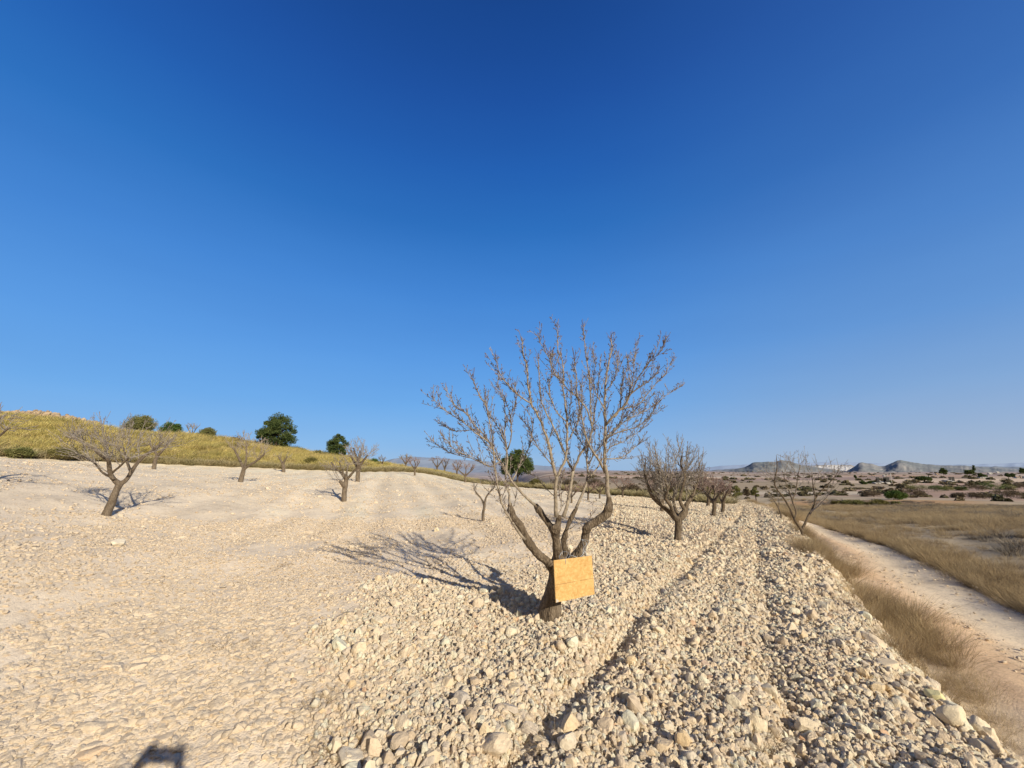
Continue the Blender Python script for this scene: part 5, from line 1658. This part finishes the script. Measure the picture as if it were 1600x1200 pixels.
def hills():
    olive, tan, grey = (.13, .125, .085), (.30, .25, .185), (.20, .18, .15)
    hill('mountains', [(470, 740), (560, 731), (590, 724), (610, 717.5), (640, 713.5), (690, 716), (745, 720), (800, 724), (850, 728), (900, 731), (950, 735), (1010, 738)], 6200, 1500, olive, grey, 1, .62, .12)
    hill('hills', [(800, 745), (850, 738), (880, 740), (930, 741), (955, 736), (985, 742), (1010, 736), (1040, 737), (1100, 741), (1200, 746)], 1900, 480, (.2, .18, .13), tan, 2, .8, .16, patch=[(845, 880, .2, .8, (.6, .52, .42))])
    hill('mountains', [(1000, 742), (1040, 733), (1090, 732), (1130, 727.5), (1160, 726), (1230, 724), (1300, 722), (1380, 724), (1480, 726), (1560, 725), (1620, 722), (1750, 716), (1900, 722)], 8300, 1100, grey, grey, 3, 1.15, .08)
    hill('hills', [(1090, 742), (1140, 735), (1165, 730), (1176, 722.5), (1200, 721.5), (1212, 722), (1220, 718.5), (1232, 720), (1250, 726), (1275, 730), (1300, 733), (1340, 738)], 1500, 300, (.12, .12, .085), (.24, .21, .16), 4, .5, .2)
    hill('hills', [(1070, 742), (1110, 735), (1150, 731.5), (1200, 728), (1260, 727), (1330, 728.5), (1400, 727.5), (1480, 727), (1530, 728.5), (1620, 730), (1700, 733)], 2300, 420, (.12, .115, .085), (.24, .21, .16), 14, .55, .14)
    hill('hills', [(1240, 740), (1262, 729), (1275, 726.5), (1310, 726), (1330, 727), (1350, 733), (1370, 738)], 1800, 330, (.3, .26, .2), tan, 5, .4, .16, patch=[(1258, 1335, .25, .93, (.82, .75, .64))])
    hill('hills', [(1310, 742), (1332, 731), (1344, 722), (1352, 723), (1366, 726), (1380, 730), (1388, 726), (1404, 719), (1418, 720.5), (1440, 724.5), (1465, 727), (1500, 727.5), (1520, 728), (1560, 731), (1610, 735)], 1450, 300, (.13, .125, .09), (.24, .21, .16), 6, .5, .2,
         patch=[(1374, 1384, .1, .8, (.55, .48, .4)), (1406, 1412, .55, .95, (.6, .5, .38)), (1385, 1400, .25, .5, (.5, .44, .36))])


hills()

# ------------------------------------------------------------------ farm buildings on the plain
M_WALL = simple_noise_mat('white_wash', (.52, .48, .42), (.64, .60, .54), .8, .9, 0, 4)
M_ROOF = simple_noise_mat('roof_tiles', (.42, .28, .20), (.55, .40, .30), 1.5, .9, 0, 3)
M_GREYROOF = simple_noise_mat('sheet_roof', (.46, .43, .39), (.56, .53, .48), 1.0, .7, 0, 3)
M_DARK = simple_noise_mat('opening', (.03, .03, .03), (.06, .055, .05), 2, .6, 0)


def house(label, px, Y, wpx, hpx, roof, cat='house', ry=.6, pitch=.28, rz=.0, name='farm_house'):
    b = on_ground(px, Y)
    dep = Y
    w = .85 * wpx / F * Y; h = .72 * hpx / F * Y; d = w * ry
    root = empty(name, b, label, cat, 'white farm buildings on the plain', rz)
    wl = MB()
    eav = h * (1 - pitch)
    wl.box((0, 0, eav / 2 - .3), (w, d, eav + .6))
    wl.add([(-w / 2 + .01, -d / 2 + .01, eav), (-w / 2 + .01, d / 2 - .01, eav), (-w / 2 + .01, 0, h)], [(0, 1, 2)])
    wl.add([(w / 2 - .01, -d / 2 + .01, eav), (w / 2 - .01, d / 2 - .01, eav), (w / 2 - .01, 0, h)], [(0, 2, 1)])
    wl.obj('wall', M_WALL, root, smooth=False)
    rf = MB(); ov = .3; t = .18
    for s in (-1, 1):
        e0 = (s * (d / 2 + ov)); z0 = eav - ov * (h - eav) / (d / 2)
        vs = [(-w / 2 - ov, e0, z0), (w / 2 + ov, e0, z0), (w / 2 + ov, 0, h + .02), (-w / 2 - ov, 0, h + .02)]
        vs += [(x, y, z + t) for x, y, z in vs]
        rf.add(vs, [(0, 1, 2, 3), (4, 5, 6, 7), (0, 1, 5, 4), (1, 2, 6, 5), (2, 3, 7, 6), (3, 0, 4, 7)])
    rf.obj('roof', roof, root, smooth=False)
    nw = max(2, int(w / 4))
    for i in range(nw):
        x = -w / 2 + (i + .5) * w / nw
        m = MB()
        if i == nw // 2: m.box((x, -d / 2 - .03, 1.0), (1.0, .08, 2.0)); m.obj('door', M_DARK, root, smooth=False)
        else: m.box((x, -d / 2 - .03, eav * .55), (.9, .08, min(1.1, eav * .4))); m.obj('window', M_DARK, root, smooth=False)
    return root


def buildings():
    house('long low cream farm building beside the dark flat topped tree', 1473, 152, 11, 4, M_GREYROOF, 'farm building', .5)
    house('tiny cream shed at the right end of the long low farm building', 1481, 150, 3.5, 2.4, M_GREYROOF, 'shed')
    house('white farmstead main building with pale roof among dark trees', 1373, 122, 9, 4, M_GREYROOF, 'house')
    house('low white outbuilding on the left of the farmstead', 1363, 121, 6, 2.2, M_GREYROOF, 'outbuilding')
    house('small white shed on the right of the farmstead', 1380, 121, 3, 3.2, M_GREYROOF, 'shed')
    house('small bright white house below the twin hills, left one of two', 1360, 360, 3, 3, M_ROOF)
    house('wider white house below the twin hills, right one of two', 1378, 360, 5, 2.6, M_GREYROOF)
    house('white house just above the dark flat topped tree', 1443, 330, 6, 3.2, M_GREYROOF)
    house('white house with dark gap, right of the one above the flat topped tree', 1460, 420, 5, 4, M_ROOF)
    house('long low white barn with dark tree behind its left end', 1530, 225, 17, 2, M_GREYROOF, 'barn', .3)
    house('bright white house, nearest to the right border', 1596, 270, 6.5, 4.6, M_GREYROOF)
    house('cream house with darker front, second from the right border', 1583, 275, 8, 3.8, M_ROOF)
    house('white gabled building alone on the far plain below the ridge', 1542, 560, 6, 3.4, M_GREYROOF, 'house', .6, .5)
    house('tiny white block on the skyline of the far plain', 1554, 900, 4, 4, M_GREYROOF, 'building')
    # pale pole in front of the farmstead
    b = on_ground(1387, 118)
    r = empty('utility_pole', b, 'thin pale pole standing in front of the farmstead', 'pole')
    m = MB(); m.tube([(0, 0, -.3), (0, 0, 3.2)], [.10, .07], 6); m.obj('post', M_GREYROOF, r)
    m = MB(); m.box((0, 0, 2.9), (.9, .08, .08)); m.obj('crossarm', M_GREYROOF, r)


buildings()


# ------------------------------------------------------------------ fallen prunings
def sticks():
    for i, (px, py, px2, py2, lab) in enumerate([(527, 965, 552, 958, 'thin pruned twig on the dust left of the rubble edge'), (585, 938, 612, 934, 'short dark pruned twig lying below the tree shadow')]):
        a = hit(px, py); b = hit(px2, py2)
        o = empty('fallen_twig', a, lab, 'twig', 'fallen twigs')
        m = MB(); d = b - a
        q = [Vector((0, 0, .012)), d * .4 + Vector((.01, .02, .03)), d * .75 + Vector((0, .01, .02)), d + Vector((0, 0, .015))]
        m.tube(smooth_path(q, 3), lerp_list([.006, .005, .004, .0025], len(smooth_path(q, 3))), 5)
        m.tube([q[1], q[1] + d * .15 + Vector((.03, .05, .03))], [.004, .002], 4)
        m.obj('stem', TWIG, o)


sticks()


# ------------------------------------------------------------------ the photographer, who stands behind the viewpoint and is seen only by the shadow of raised hands and phone
def photographer():
    g = hz(0.02, -.42)
    root = empty('person', (0.02, -.42, g), 'person holding a phone up in both hands, seen only as a shadow on the gravel', 'person')
    skin = simple_noise_mat('skin', (.42, .27, .19), (.50, .33, .24), 20, .6, 0)
    jack = simple_noise_mat('jacket_cloth', (.05, .06, .09), (.08, .09, .12), 30, .9, .2)
    trou = simple_noise_mat('trouser_cloth', (.07, .075, .10), (.11, .115, .14), 30, .9, .2)
    hairm = simple_noise_mat('hair', (.03, .022, .016), (.06, .045, .03), 40, .7, .3)
    shoe = simple_noise_mat('shoe_leather', (.05, .035, .025), (.08, .06, .045), 20, .7, .1)

    def skin_obj(name, verts, edges, radii, mat, rootv=0, sub=2):
        me = bpy.data.meshes.new(name); me.from_pydata(verts, edges, [])
        o = bpy.data.objects.new(name, me); COL.objects.link(o)
        md = o.modifiers.new('skin', 'SKIN'); md.use_smooth_shade = True
        for i, sv in enumerate(me.skin_vertices[0].data):
            r = radii[i]; sv.radius = (r, r) if not isinstance(r, tuple) else r
            sv.use_root = (i == rootv)
        s = o.modifiers.new('sub', 'SUBSURF'); s.levels = sub; s.render_levels = sub
        dg = bpy.context.evaluated_depsgraph_get()
        ev = bpy.data.meshes.new_from_object(o.evaluated_get(dg))
        bpy.data.objects.remove(o); bpy.data.meshes.remove(me)
        ev.name = name; ev.materials.clear(); ev.materials.append(mat)
        ob = bpy.data.objects.new(name, ev); COL.objects.link(ob); ob.parent = root
        return ob
    # wrist targets: the hands hold the phone's two ends (local coordinates, root at the feet)
    zc = 1.6 - g; yc = .42 - .05
    V = [(0, 0, .95), (0, 0, 1.12), (0, .0, 1.30), (0, -.01, 1.45), (0, .0, 1.53), (0, .03, 1.60), (0, .035, 1.68), (0, .02, 1.75)]
    Rr = [(.15, .11), (.14, .10), (.16, .11), (.10, .08), (.055, .055), (.075, .085), (.085, .10), (.06, .07)]
    Ed = [(i, i + 1) for i in range(7)]

    def add(p, r, par):
        V.append(p); Rr.append(r); Ed.append((par, len(V) - 1)); return len(V) - 1
    for s in (-1, 1):
        a = add((s * .17, -.01, 1.43), .065, 3)
        e = add((s * .27, .17, 1.25), .045, a)
        w = add((s * .115, yc - .035, zc - .05), .028, e)
        pm = add((s * .098, yc - .012, zc - .005), (.020, .036), w)
        # four fingers over the phone's top and a thumb below its edge
        tips = [((s * .088, yc - .02, zc + .043), (s * .070, yc + .018, zc + .046), (s * .052, yc + .022, zc + .044)),
                ((s * .094, yc - .012, zc + .030), (s * .094, yc + .022, zc + .034), (s * .086, yc + .03, zc + .02)),
                ((s * .098, yc - .008, zc + .012), (s * .098, yc + .024, zc + .012), (s * .088, yc + .03, zc + .004)),
                ((s * .098, yc - .008, zc - .008), (s * .096, yc + .020, zc - .012), (s * .088, yc + .028, zc - .016))]
        for f, (p1, p2, p3) in enumerate(tips):
            i1 = add(p1, .009, pm); i2 = add(p2, .0082, i1); add(p3, .007, i2)
        t1 = add((s * .088, yc - .03, zc - .03), .011, pm); t2 = add((s * .07, yc - .02, zc - .018), .0095, t1); add((s * .055, yc - .012, zc - .01), .008, t2)
        h = add((s * .095, 0, .88), .095, 0)
        k = add((s * .11, .01, .48), .062, h); an = add((s * .115, -.02, .09), .042, k); add((s * .125, .13, .035), (.035, .045), an)
    skin_obj('body', V, Ed, Rr, skin)
    # jacket: torso and sleeves
    jv = [(0, 0, .92), (0, 0, 1.12), (0, 0, 1.30), (0, -.01, 1.44)]; jr = [(.175, .135), (.165, .125), (.18, .13), (.12, .10)]; je = [(0, 1), (1, 2), (2, 3)]
    for s in (-1, 1):
        jv += [(s * .175, -.01, 1.43), (s * .275, .17, 1.25), (s * .145, yc - .06, zc - .085)]; jr += [.08, .062, .045]
        n = len(jv); je += [(3, n - 3), (n - 3, n - 2), (n - 2, n - 1)]
    skin_obj('jacket', jv, je, jr, jack)
    tv = [(0, 0, .98), (0, 0, .90)]; trr = [(.17, .13), (.165, .13)]; te = [(0, 1)]
    for s in (-1, 1):
        tv += [(s * .1, 0, .80), (s * .112, .01, .48), (s * .117, -.02, .12)]; trr += [.11, .08, .066]
        n = len(tv); te += [(1, n - 3), (n - 3, n - 2), (n - 2, n - 1)]
    skin_obj('trousers', tv, te, trr, trou)
    for s in (-1, 1):
        skin_obj('shoe', [(s * .115, -.05, .05), (s * .12, .06, .05), (s * .128, .16, .035)], [(0, 1), (1, 2)], [(.05, .048), (.05, .045), (.04, .03)], shoe)
    skin_obj('hair', [(0, -.03, 1.62), (0, -.02, 1.72), (0, .02, 1.785), (0, .07, 1.77)], [(0, 1), (1, 2), (2, 3)], [(.075, .06), (.095, .09), (.085, .06), (.05, .03)], hairm)
    # face
    f = MB()
    f.tube([(0, .118, 1.68), (0, .135, 1.655), (0, .120, 1.645)], [.008, .014, .010], 8); f.obj('nose', skin, root)
    em = simple_noise_mat('eye', (.05, .04, .03), (.7, .68, .65), 60, .3, 0)
    for s in (-1, 1):
        e = MB(); e.tube([(s * .034, .108, 1.688), (s * .034, .122, 1.688)], [.012, .008], 8); e.obj('eye', em, root)
        e = MB(); e.tube([(s * .088, .02, 1.69), (s * .098, .015, 1.67), (s * .09, .02, 1.645)], [.012, .018, .010], 8); e.obj('ear', skin, root)
    lip = simple_noise_mat('lips', (.40, .17, .14), (.46, .21, .17), 30, .5, 0)
    e = MB(); e.tube([(-.022, .108, 1.622), (0, .118, 1.622), (.022, .108, 1.622)], [.004, .007, .004], 8); e.obj('mouth', lip, root)
    # phone, held crosswise; the photograph is taken through its lens
    ph = empty('phone', (0.02, -.05 + 0.0, 1.6), 'dark phone held sideways, seen only as a shadow on the gravel', 'phone')
    pm, pn, pb = new_mat('phone_shell', .3); pb.inputs['Base Color'].default_value = (.02, .02, .025, 1)
    ps, qn, qb = new_mat('phone_screen', .1); qb.inputs['Base Color'].default_value = (.03, .04, .06, 1)
    m = MB(); m.box((-.02, 0, 0), (.164, .009, .078)); o = m.obj('shell', pm, ph, smooth=False)
    bv = o.modifiers.new('bevel', 'BEVEL'); bv.width = .003; bv.segments = 3
    m = MB(); m.box((-.02, -.0052, 0), (.154, .0012, .070)); m.obj('screen', ps, ph, smooth=False)
    m = MB(); m.tube([(-.02, .0045, 0), (-.02, .0065, 0)], [.006, .006], 16); m.obj('lens', ps, ph)


photographer()

# ------------------------------------------------------------------ light, sky, camera
sun = bpy.data.lights.new('sun', 'SUN'); sun.energy = 5.0; sun.angle = R(.53); sun.color = (1, .925, .79)
so = bpy.data.objects.new('sun', sun); COL.objects.link(so)
d_to_sun = Vector((math.sin(SUN_AZ) * math.cos(SUN_EL), math.cos(SUN_AZ) * math.cos(SUN_EL), math.sin(SUN_EL)))
so.rotation_euler = d_to_sun.to_track_quat('Z', 'Y').to_euler()
so.location = d_to_sun * 50

w = bpy.data.worlds.new('World'); scene.world = w; w.use_nodes = True
nt = w.node_tree
bg = nt.nodes['Background']
sky = nt.nodes.new('ShaderNodeTexSky'); sky.sky_type = 'NISHITA'; sky.sun_disc = False
sky.sun_elevation = SUN_EL; sky.sun_rotation = SUN_AZ
sky.altitude = 600; sky.air_density = 1.0; sky.dust_density = .35; sky.ozone_density = 2.0


def lin(c):
    return tuple(((v / 255 + .055) / 1.055) ** 2.4 if v > 10 else v / 255 / 12.92 for v in c)


# the deep clear winter blue of the day: the physical sky blended with a measured colour by height and bearing, reshaped out of view for fill
tc = nt.nodes.new('ShaderNodeTexCoord')
sx = nt.nodes.new('ShaderNodeSeparateXYZ'); nt.links.new(tc.outputs['Generated'], sx.inputs[0])
r1 = ramp(nt, [(0, lin((142, 184, 228))), (.035, lin((126, 178, 232))), (.14, lin((103, 167, 233))), (.26, lin((86, 153, 228))), (.407, lin((65, 134, 215))),
               (.55, lin((40, 112, 194))), (.65, lin((30, 96, 181))), (.743, lin((24, 81, 164))), (.83, lin((18, 69, 145))), (.9, lin((12, 44, 98))), (1, lin((8, 29, 68)))])  # zenith above the view darkened to weaken the blue fill
r2 = ramp(nt, [(0, lin((166, 183, 207))), (.035, lin((157, 179, 211))), (.14, lin((130, 169, 217))), (.26, lin((100, 152, 216))), (.407, lin((78, 134, 206))),
               (.55, lin((56, 110, 186))), (.7, lin((44, 92, 168))), (1, lin((30, 70, 140)))])
nt.links.new(sx.outputs[2], r1.inputs[0]); nt.links.new(sx.outputs[2], r2.inputs[0])
mr = nt.nodes.new('ShaderNodeMapRange'); mr.interpolation_type = 'SMOOTHSTEP'
mr.inputs['From Min'].default_value = .05; mr.inputs['From Max'].default_value = .82
nt.links.new(sx.outputs[0], mr.inputs['Value'])
day = mix(nt, 'MIX', mr.outputs[0], r1.outputs[0], r2.outputs[0])
back_fill = ramp(nt, [(0, (1, 1, 1)), (.35, (.9, .9, .9)), (.55, (0, 0, 0))])   # mask for warm sun-side sky added behind the viewpoint as neutral shadow fill
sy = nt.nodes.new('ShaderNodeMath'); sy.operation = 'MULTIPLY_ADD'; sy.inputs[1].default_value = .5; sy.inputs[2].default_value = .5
nt.links.new(sx.outputs[1], sy.inputs[0]); nt.links.new(sy.outputs[0], back_fill.inputs[0])
sk = nt.nodes.new('ShaderNodeVectorMath'); sk.operation = 'SCALE'; sk.inputs['Scale'].default_value = .11
nt.links.new(sky.outputs[0], sk.inputs[0])
cn = nt.nodes.new('ShaderNodeTexNoise'); cn.inputs['Scale'].default_value = 2.2; cn.inputs['Detail'].default_value = 4
cmap = nt.nodes.new('ShaderNodeMapping'); cmap.inputs['Scale'].default_value = (1, 1, 5); nt.links.new(tc.outputs['Generated'], cmap.inputs[0]); nt.links.new(cmap.outputs[0], cn.inputs['Vector'])
cr_ = ramp(nt, [(.3, (.975, .98, .985)), (.7, (1.04, 1.03, 1.015))]); nt.links.new(cn.outputs['Fac'], cr_.inputs[0])
day = mix(nt, 'MULTIPLY', 1.0, day, cr_.outputs[0])
day = mix(nt, 'MIX', back_fill.outputs[0], day, (.17, .145, .125))
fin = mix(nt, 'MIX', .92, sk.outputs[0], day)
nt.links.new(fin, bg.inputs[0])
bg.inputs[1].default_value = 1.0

cam = bpy.data.cameras.new('camera'); cam.sensor_width = 36; cam.lens = 36 * F / 1600; cam.clip_start = .01; cam.clip_end = 30000
co = bpy.data.objects.new('camera', cam); COL.objects.link(co)
co.location = (0, 0, CZ); co.rotation_euler = (math.pi / 2 + PITCH, 0, 0)
scene.camera = co
scene.view_settings.view_transform = 'Standard'; scene.view_settings.look = 'None'; scene.view_settings.exposure = 0; scene.view_settings.gamma = 1
scene.render.engine = 'CYCLES'
scene.cycles.max_bounces = 6
scene.cycles.diffuse_bounces = 2
scene.cycles.use_denoising = True
